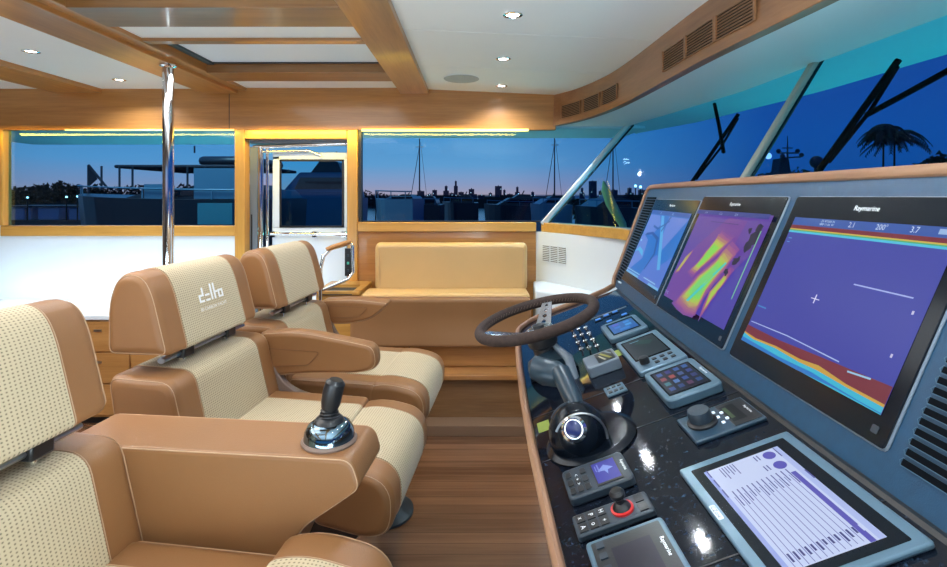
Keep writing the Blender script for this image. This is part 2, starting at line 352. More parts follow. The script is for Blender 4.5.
m = MB(); m.box(-1.60, -1.585, YD-.006, YD, EYE-.26, EYE+.30); m.box(-1.085, -1.07, YD-.006, YD, EYE-.26, EYE+.30); m.box(-1.60, -1.07, YD-.006, YD, EYE+.285, EYE+.30); m.box(-1.60, -1.07, YD-.006, YD, EYE-.26, EYE-.245)
m.build('window_seal', BLACK, leaf)
m = MB(); m.tube([(-1.74, YD-.04, .6), (-1.74, YD-.04, EYE+.40)], .022); m.tube([(-1.69, YD-.03, .6), (-1.69, YD-.03, EYE+.40)], .012)
m.tube([(-1.80, YD-.04, EYE+.40), (-1.02, YD-.04, EYE+.43)], .016); m.tube([(-1.80, YD-.03, EYE+.36), (-1.35, YD-.03, EYE+.37), (-1.25, YD-.03, EYE+.33)], .012)
m.build('door_track', CHROME, d1, smooth=True)
m = MB(); m.tube([(-1.66, YD-.04, EYE-.31), (-1.03, YD-.04, EYE-.315)], .014)
for x in (-1.64, -1.3, -1.06): m.box(x-.018, x+.018, YD-.05, YD+.0, EYE-.335, EYE-.29)
m.build('door_handle', CHROME, d1, smooth=True)
m = MB(); m.box(-1.82, -1.76, YW+.06, YW+.07, .5, EYE+.40); m.box(-1.03, -1.005, YW+.06, YW+.07, .5, EYE+.40); m.box(-1.82, -1.005, YW+.06, YW+.3, EYE+.43, EYE+.455)
m.build('door_lining', GREY, d1)
MB().box(-1.81, -1.80, YW+.055, YW+.12, 1.0, 1.45).build('switch_plate', BLACK, d1)
# right-hand side window and its wood
XR0 = -.925; XB = .575; XT = 1.235
m = MB(); m.box(XR0, .50, YW-.03, YW+.06, EYE-.285, EYE-.21)
w2 = struct(m.build('window_2', FR, bevel=.006), 'large side window above the bench')
MB().add([(XR0+.02, YW+.03, EYE-.21), (XB, YW+.03, EYE-.21), (XT, YW+.03, EYE+.56), (XR0+.02, YW+.03, EYE+.56)], [(0, 1, 2, 3)]).build('glass_pane', SGLASS, w2)
m = MB(); m.box(XR0+.0, XR0+.025, YW+.0, YW+.06, EYE-.21, ZT); m.box(XR0, .57, YW+.02, YW+.06, EYE-.21, EYE-.2); m.build('window_seal', BLACK, w2)
MB().box(XR0+.03, .44, YW-.014, YW-.0005, ZT-.012, ZT+.006).build('led_strip', STRIPE, w2)
m = MB(); m.box(XR0, .50, YW-.005, YW+.06, .385, EYE-.285); struct(m.build('wall_side_panel', TEAK), 'varnished wood wall behind the bench')
# forward wall (below windscreen) in plan
PB = [(.575, YW), (1.0, 3.3), (1.02, 2.9), (.985, 2.3), (.98, 1.2), (.98, -1)]
PT = [(1.235, YW), (1.36, 3.3), (1.44, 2.7), (1.45, 2.1), (1.47, 1.5), (1.49, -1)]
def strip(path0, z0, path1, z1, n=8):
    return None
def pathlerp(P, s):
    # s in 0..len-1
    i = min(int(s), len(P)-2); f = s-i
    return (P[i][0]*(1-f)+P[i+1][0]*f, P[i][1]*(1-f)+P[i+1][1]*f)
m = MB()
def wallstrip(m, P, z0, z1, th, x_in=0, mi=0):
    A = [(x-x_in, y) for x, y in P]; B = [(x+th, y+.0) for x, y in P]
    rings = [[(a[0], a[1], z0), (a[0], a[1], z1), (b[0], b[1], z1), (b[0], b[1], z0)] for a, b in zip(A, B)]
    return m.loft(rings, mi)
struct(wallstrip(MB(), [(.50, YW)] + PB[1:], .3, EYE-.285, .05).build('wall_forward', WHITE), 'white wall under the windscreen')
struct(wallstrip(MB(), PB, EYE-.285, EYE-.212, .10, .035).build('trim_14', FR, bevel=.005), 'wooden sill under the windscreen')
zb, zt = EYE-.21, EYE+.56
w3 = None
m = MB(); rings = []
vs = []; fs = []
for i, (a, b) in enumerate(zip(PB, PT)):
    zt_i = EYE+.56; vs += [(a[0], a[1], zb), (b[0], b[1], zt_i)]
    if i: fs.append((2*i-2, 2*i, 2*i+1, 2*i-1))
w3 = struct(MB().add(vs, fs).build('window_3', GLASS), 'reverse-raked windscreen glass')
# mullions
def mull(a, b, wd, th, mat_, name, lab):
    A = Vector(a); B = Vector(b); d = (B-A).normalized(); u = Vector((0, 1, 0)).cross(d).normalized(); mb_ = MB()
    rings = []
    for p in (A-d*.02, B+d*.02):
        rings.append([tuple(p+u*sx_*wd+Vector((0, 1, 0))*sy_*th) for sx_, sy_ in ((-1, -1), (1, -1), (1, 1), (-1, 1))])
    return struct(mb_.loft(rings).build(name, mat_, bevel=.006), lab)
mull((.565, YW-.01, EYE-.215), (1.225, YW-.01, EYE+.55), .023, .02, mat('polished_post', (.75, .78, .78), .3, .7), 'trim_15', 'polished corner post of the windscreen')
mull((.60, YW-.02, EYE-.215), (1.26, YW-.02, EYE+.55), .006, .03, BLACK, 'trim_16', 'black seal of the windscreen corner post')
MUL = mat('mullion_grey', (.33, .38, .33), .4)
mull((.975, 2.14, EYE-.21), (1.44, 2.14, EYE+.56), .012, .02, MUL, 'trim_17', 'grey post between windscreen panes')
mull((.999, 2.14, EYE-.21), (1.462, 2.14, EYE+.56), .006, .022, BLACK, 'trim_18', 'black seal of the windscreen post')
# soffit fascia (wood with vents) and white soffit
FP = [(.635, YW-.002), (.76, 3.8), (.865, 3.4), (.91, 2.97), (.94, 2.14), (.977, 1.70), (1.0, 1.44), (1.03, .9), (1.06, -1)]
def dense(P, n=6):
    out = []
    for i in range(len(P)-1):
        p0 = P[max(i-1, 0)]; p1 = P[i]; p2 = P[i+1]; p3 = P[min(i+2, len(P)-1)]
        for k_ in range(n):
            t = k_/n
            out.append(tuple(.5*((2*p1[j])+(-p0[j]+p2[j])*t+(2*p0[j]-5*p1[j]+4*p2[j]-p3[j])*t*t+(-p0[j]+3*p1[j]-3*p2[j]+p3[j])*t**3) for j in (0, 1)))
    out.append(P[-1]); return out
FD = dense(FP)
ZF0 = EYE+.56
rings = [[(x, y, ZF0), (x+.012, y, cz(x)+.0), (x+.05, y+.0, cz(x)+.0), (x+.05, y, ZF0)] for x, y in FD]
FASC = wood('teak_fascia', (.24, .105, .045), (.40, .19, .085), 'Y')
struct(MB().loft(rings).build('trim_19', FASC, bevel=.003), 'curved wooden fascia with air vents')
SP = dense([(1.24, YW), (1.36, 3.3), (1.44, 2.7), (1.45, 2.1), (1.47, 1.5), (1.48, .9), (1.485, .3), (1.49, -.3), (1.49, -1)], 6)
m = MB(); rings = []
for (x, y), (x2, y2) in zip(FD, SP): rings.append([(x+.045, y, ZF0+.004), (x2, y2, ZF0+.002), (x2+.02, y2, ZF0+.03), (x+.045, y, ZF0+.05)])
m.loft(rings); struct(m.build('ceiling_soffit', SOFFIT, smooth=True), 'white soffit above the windscreen')
# outside roof overhang
OB = [(x+.42-(.2 if y > 3.9 else 0), y+(.5 if y > 3.9 else 0)) for x, y in SP]
m = MB(); rings = [[(a[0]+.01, a[1], ZF0+.02), (b[0], b[1], ZF0+.0), (b[0]+.03, b[1], ZF0+.10), (a[0], a[1], ZF0+.12)] for a, b in zip(SP, OB)]
m.loft(rings); m.box(-4.7, -1.9, YW+.75, YW+1.35, ZF0-.01, ZF0+.08); m.box(-4.7, 1.4, YW+.06, YW+.75, ZF0-.01, ZF0+.08)  # outer left strip extended to draw a band taken for a glass reflection
struct(m.build('ceiling_overhang', WHITE), 'white roof overhang outside the windows')
# aft and near walls that enclose the cabin behind the picture
struct(MB().box(-4.76, -4.7, -3, YW+.06, 0, CZ+.1).build('wall_aft', mat('dark_wood_wall', (.09, .06, .045), .5)), 'varnished aft wall')
m = MB(); m.box(-4.7, 1.6, -3.06, -3, 0, 1.3); m.box(-4.7, 1.6, -3.06, -3, 2.1, CZ+.1); struct(m.build('wall_near', mat('dark_wood_wall', (.09, .06, .045), .5)), 'near side wall')
# vents in fascia: louvre things at three + three
def fasx(y):
    for (x0, y0), (x1, y1) in zip(FD, FD[1:]):
        if y1 <= y <= y0: return x0+(x1-x0)*(y-y0)/(y1-y0)
    return FD[-1][0]
def fvent(y0, y1, z0, z1, lab, grp):
    r_ = root('air_vent', (fasx((y0+y1)/2), (y0+y1)/2, z0), lab, 'vent', grp)
    n = 6
    def px(y, z): return fasx(y)+.012*(z-ZF0)/.25
    b = MB(); yy = [y0+(y1-y0)*i/n for i in range(n+1)]
    rings = [[(px(y, z0)-.003, y, z0), (px(y, z1)-.003, y, z1), (px(y, z1)+.004, y, z1), (px(y, z0)+.004, y, z0)] for y in yy]
    b.loft(rings).build('vent_opening', mat('vent_dark', (.03, .018, .01), .8), r_)
    b = MB(); ns = 8
    for i in range(ns+1):
        z = z0+(z1-z0)*i/ns
        b.loft([[(px(y, z)-.009, y, z-.0022), (px(y, z)-.007, y, z+.0022), (px(y, z)-.002, y, z+.0022), (px(y, z)-.002, y, z-.0022)] for y in yy])
    b.box(px(y0, z0)-.009, px(y0, z0)-.001, y0-.006, y0+.004, z0, z1); b.box(px(y1, z0)-.009, px(y1, z0)-.001, y1-.004, y1+.006, z0, z1)
    b.build('louvre', FASC, r_)
G1 = 'wooden louvre vents in the curved fascia'
vz0, vz1 = ZF0+.048, ZF0+.145
for y0, y1, lb in [(3.72, 3.95, 'wooden louvre vent in the fascia, first and farthest, over the corner window'), (3.44, 3.67, 'wooden louvre vent in the fascia, second from the far corner'), (3.16, 3.39, 'wooden louvre vent in the fascia, third from the far corner'),
                   (2.235, 2.47, 'wooden louvre vent in the near fascia group, the one nearest the bench'), (1.99, 2.222, 'wooden louvre vent in the near fascia group, the middle one'), (1.745, 1.977, 'wooden louvre vent in the near fascia group, closest to the camera')]:
    fvent(y0, y1, vz0, vz1, lb, G1)
# downlights
names = {0: 'recessed downlight over the helm, largest and nearest in the right row', 1: 'recessed downlight over the helm, middle of the right row', 2: 'recessed downlight in the right row closest to the wooden header',
         5: 'recessed downlight in the left ceiling, larger one at the picture edge', 6: 'recessed downlight in the left ceiling near the wooden header'}
for i, (x, y) in enumerate(DL):
    if i not in names: continue
    z = (cz(x) if x > 0 else CZ)
    r_ = root('ceiling_downlight', (x, y, z), names[i], 'ceiling light', 'recessed ceiling downlights')
    MB().lathe([(.045, -.001), (.045, -.006), (.033, -.009), (.030, -.002)], 24, T=lambda p: p+Vector((x, y, z))).build('rim', CHROME, r_, smooth=True)
    MB().lathe([(.001, -.0025), (.030, -.0025), (.030, -.001), (.001, -.001)], 24, T=lambda p: p+Vector((x, y, z))).build('lens', LAMPE, r_)
x, y = -.085, 3.62
sp = root('ceiling_speaker', (x, y, cz(x)), 'round grey speaker grille flush in the ceiling near the beam', 'speaker')
MB().lathe([(.001, -.006), (.125, -.006), (.13, -.001), (.001, -.001)], 40, T=lambda p: p+Vector((x, y, cz(x)))).build('grille', mat('speaker_mesh', (.42, .43, .43), .7, bump=(600, .5)), sp, smooth=True)
MB().tube([(x+.132*cos(a*pi/20), y+.132*sin(a*pi/20), cz(x)-.002) for a in range(40)], .003, 6, closed=True).build('rim', CEIL, sp, smooth=True)
# chrome pole
pl = root('support_pole', (-1.91, 3.16, 0), 'polished chrome pole under the ceiling beam', 'pole')
MB().lathe([(.032, 0), (.032, 2.41)], 28, T=lambda p: p+Vector((-1.91, 3.16, 0))).build('pole', CHROME, pl, smooth=True)
MB().lathe([(.033, 2.42), (.05, 2.42), (.05, 2.41), (.033, 2.40)], 28, T=lambda p: p+Vector((-1.91, 3.16, 0))).build('top_flange', CHROME, pl, smooth=True)
MB().lathe([(.033, .001), (.06, .001), (.06, .012), (.033, .02)], 28, T=lambda p: p+Vector((-1.91, 3.16, 0))).build('base_flange', CHROME, pl, smooth=True)
# left storage cabinet under the window
cb = root('storage_cabinet', (-3.0, 3.75, 0), 'wooden cabinet with white top under the left window', 'cabinet')
MB().box(-4.6, -1.95, 3.52, YW-.01, .06, .74).build('body', DRAWER, cb)
MB().box(-4.62, -1.93, 3.49, YW-.005, .74, .775).build('worktop', WHITE, cb, bevel=.008)
MB().box(-4.55, -1.98, 3.56, YW-.02, 0, .06).build('plinth', BLACK, cb)
for i in range(6):
    for j in range(3):
        d = MB().box(-4.58+i*.44, -4.58+i*.44+.43, 3.505, 3.52, .08+j*.22, .08+j*.22+.208).build('drawer', DRAWER, cb, bevel=.003)
        MB().box(-4.58+i*.44+.19, -4.58+i*.44+.24, 3.497, 3.505, .22+j*.22, .235+j*.22).build('latch', STEEL, d)

# ------------------------------------------------------------ bench settee
st = root('bench_sofa', (-.2, 3.7, .385), 'tan leather two-seat bench on the raised wooden platform', 'sofa')
MB().box(-.78, .44, 3.60, 4.03, .386, .56).build('base', TEAK, st, bevel=.004)
m = MB(); m.box(-.46, -.455, 3.597, 3.60, .39, .55); m.build('panel_joint', DARKLINE, st)
pr = rnd([(3.50, .545), (3.52, .72), (3.485, .885), (3.52, .895), (3.575, .89), (3.575, .55)], [.03, .08, .03, .02, .01, .02])
m = MB()
def yz_cushion(mb, prof, x0, x1, r):  # profile in (y, z), extruded along x
    t = MB(); cushion(t, prof, x0, x1, r)
    mb.add([(b, a, c) for a, b, c in t.v], t.f); return mb
yz_cushion(m, pr, -.86, .40, .03).build('seat_front', SOFA, st, smooth=True)
pr = rnd([(3.575, .80), (3.575, .908), (3.83, .905), (3.83, .80)], .025)
yz_cushion(MB(), pr, -.80, .40, .02).build('seat_cushion', SOFA2, st, smooth=True)
pr = rnd([(3.80, .885), (3.80, 1.245), (3.93, 1.245), (3.96, .885)], [.03, .05, .05, .02])
yz_cushion(MB(), pr, -.745, .407, .035).build('back_cushion', SOFA2, st, smooth=True)
MB().tube([(-.70, 3.797, .93), (-.71, 3.797, 1.20), (-.69, 3.797, 1.215), (.36, 3.797, 1.215), (.375, 3.797, 1.20), (.37, 3.797, .93)], .0012, 5).build('stitching', STITCH, st)
MB().tube([(-.84, 3.475, .90), (.39, 3.475, .90)], .003, 6).build('piping', PIPING, st, smooth=True)
# side table with cup slot, left of the bench
tb = root('side_table', (-.93, 3.75, .385), 'small wooden side table with recessed tray left of the bench', 'table')
MB().box(-1.12, -.81, 3.59, YW-.04, .386, .90).build('body', FR, tb, bevel=.004)
m = MB(); m.box(-1.13, -.805, 3.585, 3.61, .90, .925); m.box(-1.13, -.805, 3.85, YW-.035, .90, .925); m.box(-1.13, -1.09, 3.57, 3.85, .90, .925); m.box(-.86, -.805, 3.57, 3.85, .90, .925)
m.build('tray_rim', FR, tb, bevel=.004)
MB().box(-1.09, -.86, 3.57, 3.85, .9, .903).build('tray', DARKLINE, tb)
# chrome grab rail with wooden top
gr = root('grab_rail', (-1.05, 3.6, .9), 'chrome grab rail with wooden handgrip at the side door', 'rail')
P = [at(320, 300, 3.5), at(320, 268, 3.5), at(323, 256, 3.5), at(330, 249, 3.55), at(350, 243, 3.62), at(352, 246, 3.62), at(353, 272, 3.62), at(348, 279, 3.6), at(322, 290, 3.5)]
MB().tube(P, .013, 12).build('rail', CHROME, gr, smooth=True)
MB().tube([at(326, 250, 3.53), at(332, 247, 3.55), at(350, 241.5, 3.62)], .017, 10).build('handgrip', TEAK, gr, smooth=True)
m = MB(); a = at(345, 252, 3.66); m.box(a[0]-.005, a[0]+.04, 3.66, 3.68, 1.02, 1.22); sw = m.build('switch_panel', BLACK, gr)
GLIT = mat('green_lit', (.05, .3, .2), .4, emit=(.05, .5, .35), es=.4)
for j in range(3): MB().box(a[0]+.012, a[0]+.026, 3.652, 3.66, 1.05+j*.055, 1.068+j*.055).build('indicator_button', GLIT if j == 1 else DARKG, sw)
# white corner shelf
sh = MB(); sh.slab([(.47, 3.98), (.44, 3.60), (.62, 3.44), (.93, 3.34), (.965, 3.38), (.6, 3.99)], .385, .93)
sh = sh.build('corner_shelf', WHITE, bevel=.012); tag(sh, 'white moulded corner shelf between bench and helm console', 'shelf')
# wall vents on forward wall : three small grilles
def fw(t, z, o=0.0):   # along first segment of forward wall from (.5,4.05) to (1.0,3.3)
    d = Vector((.5, -.75, 0)).normalized(); n_ = Vector((-.75, -.5, 0)).normalized()
    p = Vector((.5, YW, z))+d*t+n_*o; return tuple(p)
for i, (u0_, lb) in enumerate([(.085, 'small white wall grille right of the bench, the left one'), (.175, 'small white wall grille right of the bench, the middle one'), (.265, 'small white wall grille right of the bench, the right one')]):
    z0, z1 = 1.09, 1.215
    vs = [fw(u0_, z0, .001), fw(u0_+.075, z0, .001), fw(u0_+.075, z1, .001), fw(u0_, z1, .001)]
    g_ = root('wall_grille', fw(u0_+.037, z0, .0), lb, 'vent', 'wall grilles right of the bench')
    def sl(mb, t0, t1, a, b, o0, o1): mb.add([fw(t0, a, o0), fw(t1, a, o0), fw(t1, b, o0), fw(t0, b, o0), fw(t0, a, o1), fw(t1, a, o1), fw(t1, b, o1), fw(t0, b, o1)], [(0, 1, 2, 3), (4, 7, 6, 5), (0, 4, 5, 1), (1, 5, 6, 2), (2, 6, 7, 3), (3, 7, 4, 0)])
    m = MB(); sl(m, u0_, u0_+.075, z0, z1, .001, .003); m.build('vent_opening', mat('vent_shadow', (.12, .13, .13), .8), g_)
    m = MB()
    for j in range(10): zz = z0+(z1-z0)*j/9; sl(m, u0_, u0_+.075, zz-.0035, zz+.0035, .003, .008)
    m.build('louvre', WHITE, g_)

# ------------------------------------------------------------ helm console
def bend(Y): return .037*max(0, Y-.9)**2
def D(p):       # desk coordinates: distance aft from the screen foot, athwart position, height over the desk
    w_, Y, n = p; return Vector((.566+bend(Y)-.94*w_-.342*n, Y, EYE-.406-.342*w_+.94*n))
def SC(p):      # screen-panel coordinates: height up the panel, athwart position, height over the panel
    L, Y, n = p; return Vector((.566+bend(Y)+.402*L-.916*n, Y, EYE-.406+.916*L+.402*n))
con = root('helm_console', (.6, 1.3, 0), 'dark helm console with teak edging under the windscreen', 'console')
def wm(Y): return .453 if Y < 2.07 else .453-.13*(1-math.sqrt(max(0, 1-((Y-2.07)/.13)**2)))
YS = [.2+.1*i for i in range(19)]+[2.07, 2.10, 2.13, 2.16, 2.18, 2.193, 2.2]
m = MB(); m.loft([[D((0, y, 0)), D((wm(y), y, 0)), D((wm(y), y, -.03)), D((0, y, -.03))] for y in YS]); m.build('desk_top', GRANITE, con)
m = MB(); rings = []
for y in YS:
    a = D((wm(y)-.02, y, -.031)); b_ = .97
    rings.append([a, (a.x+.07, y, a.z-.10), (a.x+.12, y, .0), (b_, y, 0), (b_, y, EYE-.32), (D((0, y, -.031)).x, y, D((0, y, -.031)).z)])
m.loft(rings).build('console_base', GREY, con)
def YE(L): return 2.32+.27*L
LS = [.0, .1, .2, .3, .4, .45, .47, .482]
m = MB(); rings = []
for k_ in range(23):
    t = k_/22; ring = []
    for L in LS: y = .2+t*(YE(L)-.02*(L > .475)-.2); ring.append(SC((L, y, 0)))
    y = .2+t*(YE(.48)-.2); a = SC((.482, y, 0)); ring.append((a.x+.10, y, a.z-.01)); ring.append((.96, y, EYE-.20)); y2 = .2+t*(2.3-.2); ring.append((.93, y2, EYE-.45))
    rings.append(ring)
m.loft(rings).build('instrument_hood', PANEL, con, smooth=True)
# teak edging
pth = [D((.463, y, .004)) for y in (.2, .5, .8, 1.1, 1.4, 1.7, 1.9, 2.03)]
for a in range(1, 8): t = a*pi/16; pth.append(D((.463-.14*(1-cos(t)), 2.06+.15*sin(t), .004)))
pth += [D((.28, 2.215, .004)), D((.14, 2.222, .004)), D((.05, 2.235, .006)), SC((-.0, 2.27, .008)), SC((.03, 2.325, .004))]
for L in (.1, .2, .3, .4, .455): pth.append(SC((L, YE(L)+.006, .0)))
pth += [SC((.477, 2.44, .0)), SC((.488, 2.42, 0))]
for y in (2.35, 2.2, 2.0, 1.8, 1.6, 1.4, 1.2, 1.0, .8, .6, .4, .2): pth.append(SC((.490, y, 0)))
MB().tube(pth, .0105, 10, ry=.0125).build('teak_edging', SLATW, con, smooth=True)
MB().loft([[SC((0.002, y, .0)), SC((.0, y, .004)), D((.006, y, .004)), D((.012, y, .0))] for y in YS[:-1]]).build('panel_seam', BLACK, con)
# joints in the granite
for y in (1.915, 1.27, 1.06, .68): MB().box(0.01, wm(y)-.004, y-.0012, y+.0012, 0, .0008, T=D).build('desk_joint', BLACK, con)
MB().box(.03, .21, 1.897, 1.903, 0, .002, T=D).build('silver_strip', STEEL, con)
# air slots on the hood, left and right
def slot(L, y0, y1, r, tilt=0):
    b = MB(); n_ = 5
    for j in range(n_): b.box(L-r, L+r, y0+(y1-y0)*j/n_, y0+(y1-y0)*(j+1)/n_, .0015, .0035, T=SC)
    return b
SLB = mat('slot_black', (.002, .003, .005), .9, spec=.1)
for i in range(32):
    L = .035+i*.0128; slot(L, 2.208+.02*L, 2.285+.22*L, .0042).build('air_slot', SLB, con)
SLD = mat('slot_dark', (.002, .003, .005), .95, spec=.1)
SL2 = mat('slot_edge', (.05, .12, .19), .35)
for i in range(24):
    L = .048+i*.0152
    s_ = slot(L, .44, .686, .0045).build('air_slot', SLD, con)
    MB().tube([SC((L-.0055, .44, .003)), SC((L-.0055, .686, .003)), SC((L, .69, .003)), SC((L+.0055, .686, .003))], .0009, 5).build('slot_rim', SL2, s_)

def lin(r, g, b): return tuple(((c/255+.055)/1.055)**2.4 if c > 10 else c/255/12.92 for c in (r, g, b))
def T2(base, y0, y1, a0, a1, n0):   # picture coords u (left->right), v (bottom->top) to panel coords
    def f(p): return base((a0+(a1-a0)*p.y, y1+(y0-y1)*p.x, n0+p.z))
    return f
def layers(name, Lr, base, y0, y1, a0, a1, n0, parent, s=1.0):
    mb = MB(); ms = []
    f = T2(base, y0, y1, a0, a1, n0)
    for k_, (pts, c) in enumerate(Lr):
        mm = em(lin(*c), s)
        if mm not in ms: ms.append(mm)
        z = .00012*k_; q = len(pts)
        if isinstance(pts, tuple):   # text (string, u, v, size)
            st_, u_, v_, sz, asp = pts; tv, tf = text2d(st_, sz)
            mb.add([(u_+x*asp, v_+y, z) for x, y, _ in tv], tf, ms.index(mm), f)
        else:
            mb.add([(x, y, z) for x, y in pts], [tuple(range(q))], ms.index(mm), f)
    return mb.build(name, ms, parent)
def rc(x0, y0, x1, y1): return [(x0, y0), (x1, y0), (x1, y1), (x0, y1)]
def label3d(name, s, size, base, L, y, n, mat_, parent, shear=.08, flip=1):
    tv, tf = text2d(s, size, shear); mb = MB()
    mb.add([(L+flip*yy, y-x, n) for x, yy, _ in tv], tf, 0, base)
    return mb.build(name, mat_, parent)
TXT = mat('printed_white', (.85, .88, .9), .5, emit=(.8, .85, .9), es=.25)
def plotter(y0, y1, a0, a1, content, lab, nm=True):
    c = SC(((a0+a1)/2, (y0+y1)/2, 0)); r_ = root('chart_plotter', c, lab, 'screen', 'chart plotters in the hood')
    sh_ = rnd([(a0, y0), (a1, y0), (a1, y1), (a0, y1)], .008, 3)
    MB().slab(sh_, -.004, .006, T=SC).build('bezel', GLOSSB, r_, bevel=.0015)
    rim = MB().tube([SC((p[0], p[1], .001)) for p in rnd([(a0, y0), (a1, y0), (a1, y1), (a0, y1)], .008, 3)], .003, 6, closed=True); rim.build('bezel_rim', GREY, r_, smooth=True)
    dy0, dy1, da0, da1 = y0+.024, y1-.026, a0+.042, a1-.05
    layers('display', content, SC, dy0, dy1, da0, da1, .0065, r_, .92)
    label3d('maker_name', 'Raymarine', .0145, SC, a1-.024, (y0+y1)/2-.0, .0064, TXT, r_)
    MB().slab(rnd([(a0+.014, y0+.018), (a0+.026, y0+.018), (a0+.026, y0+.03), (a0+.014, y0+.03)], .003), .0062, .0072, T=SC).build('power_button', DARKG, r_)
    return r_
random.seed(7)
# sonar
BL = (58, 66, 164); c3 = [(rc(0, 0, 1, 1), BL), (rc(0, .94, 1, 1), (42, 82, 165)), (rc(0, .91, 1, .94), (120, 30, 45)), (rc(0, .902, 1, .912), (210, 180, 60)), (rc(0, .893, 1, .903), (70, 170, 110)), (rc(0, .88, 1, .894), (70, 190, 220)),
      ([(0, .0), (1, .0), (1, .15), (.6, .135), (.3, .12), (0, .125)], (118, 44, 58)),
      ([(0, 0), (1, 0), (1, .055), (.8, .06), (.62, .085), (.5, .07), (.3, .075), (.12, .06), (0, .07)], (200, 160, 70)),
      ([(0, 0), (1, 0), (1, .04), (.8, .045), (.62, .055), (.5, .05), (.3, .06), (.1, .045), (0, .06)], (60, 185, 215)),
      ([(0, 0), (.5, 0), (.8, .012), (1, .01), (1, 0.004), (.6, .03), (.35, .02), (0, .03)], (40, 120, 200)),
      ([(.02, .155), (.35, .165), (.72, .15), (.72, .157), (.35, .172), (.02, .161)], (170, 190, 235)), ([(.78, .12), (.9, .135), (.9, .145), (.78, .13)], (150, 200, 230)),
      (rc(.62, .60, .93, .608), (170, 185, 235)), (rc(.02, .28, .10, .29), (60, 140, 200)), (rc(.40, .452, .46, .458), (220, 220, 245)), (rc(.426, .425, .434, .485), (220, 220, 245)),
      (rc(.95, .52, .96, .54), (200, 200, 230)), (rc(.94, .28, .95, .30), (200, 200, 230)), (rc(.03, .83, .06, .836), (90, 170, 220)), (rc(.03, .80, .055, .806), (90, 170, 220))]
c3 += [(('2.1', .46, .968, .05, .7), (210, 225, 245)), (('200°', .64, .968, .05, .7), (210, 225, 245)), (('3.7', .81, .968, .05, .7), (210, 225, 245)), (('25 47.060 N', .29, .980, .022, .9), (190, 215, 240)), (('080 11.06 W', .29, .957, .022, .9), (190, 215, 240)), (rc(.92, .955, .985, .985), (150, 180, 220))]
plotter(.715, 1.153, .048, .439, c3, 'right-hand chart plotter, largest in view, showing blue sonar with a red band')
# thermal picture
def blob(pts, s, cx=None, cy=None):
    cx = sum(p[0] for p in pts)/len(pts); cy = sum(p[1] for p in pts)/len(pts)
    o = []
    P2 = []
    for i in range(len(pts)):
        a = pts[i]; b = pts[(i+1) % len(pts)]; nx, ny = (b[1]-a[1]), -(b[0]-a[0]); l = math.hypot(nx, ny) or 1; nn = max(1, int(l/.08))
        for k_ in range(nn):
            t = k_/nn; P2.append((a[0]+(b[0]-a[0])*t+random.uniform(-.012, .012), a[1]+(b[1]-a[1])*t+random.uniform(-.012, .012)))
    for x, y in P2: o.append((cx+(x-cx)*s, cy+(y-cy)*s))
    return o
def uv(L, Y, y0=1.209, y1=1.634, a0=.09, a1=.391): return ((y1-Y)/(y1-y0), (L-a0)/(a1-a0))
b1 = [uv(*p) for p in [(.204, 1.50), (.235, 1.475), (.31, 1.43), (.30, 1.37), (.27, 1.395), (.20, 1.47)]]
b2 = [uv(*p) for p in [(.105, 1.50), (.19, 1.44), (.24, 1.38), (.285, 1.35), (.27, 1.30), (.20, 1.34), (.16, 1.36), (.10, 1.37), (.092, 1.42)]]
b3 = [uv(*p) for p in [(.108, 1.335), (.16, 1.315), (.216, 1.29), (.22, 1.30), (.16, 1.34)]]
b4 = [uv(*p) for p in [(.18, 1.60), (.24, 1.57), (.26, 1.56), (.23, 1.59), (.17, 1.62)]]
c2 = [(rc(0, 0, 1, 1), (96, 66, 158)), ([(0.45, 0), (1, 0), (1, .75), (.85, .5), (.62, .25)], (74, 64, 164)), ([(0, .3), (.2, .62), (.5, .95), (.75, .93), (.7, .6), (.5, .2), (.2, 0), (0, 0)], (112, 64, 152)),
      ]
STOPS = [(118, 66, 150), (150, 78, 142), (160, 95, 130), (175, 130, 110), (185, 180, 85), (165, 200, 70), (130, 215, 80), (120, 210, 110)]
for bb, s0, s1, top in ((b4, 1.1, .8, 5), (b3, 1.5, .7, 6), (b1, 1.42, .62, 7), (b2, 1.28, .5, 8)):
    for q_ in range(14):
        t = q_/13; f_ = t*(top-1); i_ = min(int(f_), top-2); ff = f_-i_; c2.append((blob(bb, s0+(s1-s0)*t), tuple(STOPS[i_][k_]*(1-ff)+STOPS[i_+1][k_]*ff for k_ in range(3))))
c2 += [
      ([(b2[0][0]+.12, b2[0][1]+.02), (b2[0][0]+.42, b2[0][1]+.48), (b2[0][0]+.44, b2[0][1]+.47), (b2[0][0]+.16, b2[0][1]+.02)], (70, 200, 190))]
for cx, cy, r in [(.93, .78, .05), (.90, .70, .035), (.95, .86, .035), (.84, .56, .03), (.87, .58, .02), (.80, .44, .025), (.86, .84, .02)]:
    c2.append((blob([(cx+r*cos(a), cy+r*1.4*sin(a)) for a in [k_*pi/5 for k_ in range(10)]], 1), (28, 28, 60)))
c2 += [(rc(0, .955, 1, 1), (48, 60, 140)), (rc(.3, .88, .7, .886), (60, 50, 120)), (('11.4', .16, .972, .035, .8), (160, 180, 230)), (('12.6', .40, .972, .035, .8), (160, 180, 230)), (('204', .62, .972, .035, .8), (160, 180, 230)), (('TMC', .08, .05, .045, .8), (150, 150, 210)), (rc(.975, .25, .985, .85), (120, 200, 150))]
plotter(1.186, 1.660, .048, .439, c2, 'middle chart plotter showing a purple and yellow-green thermal image')
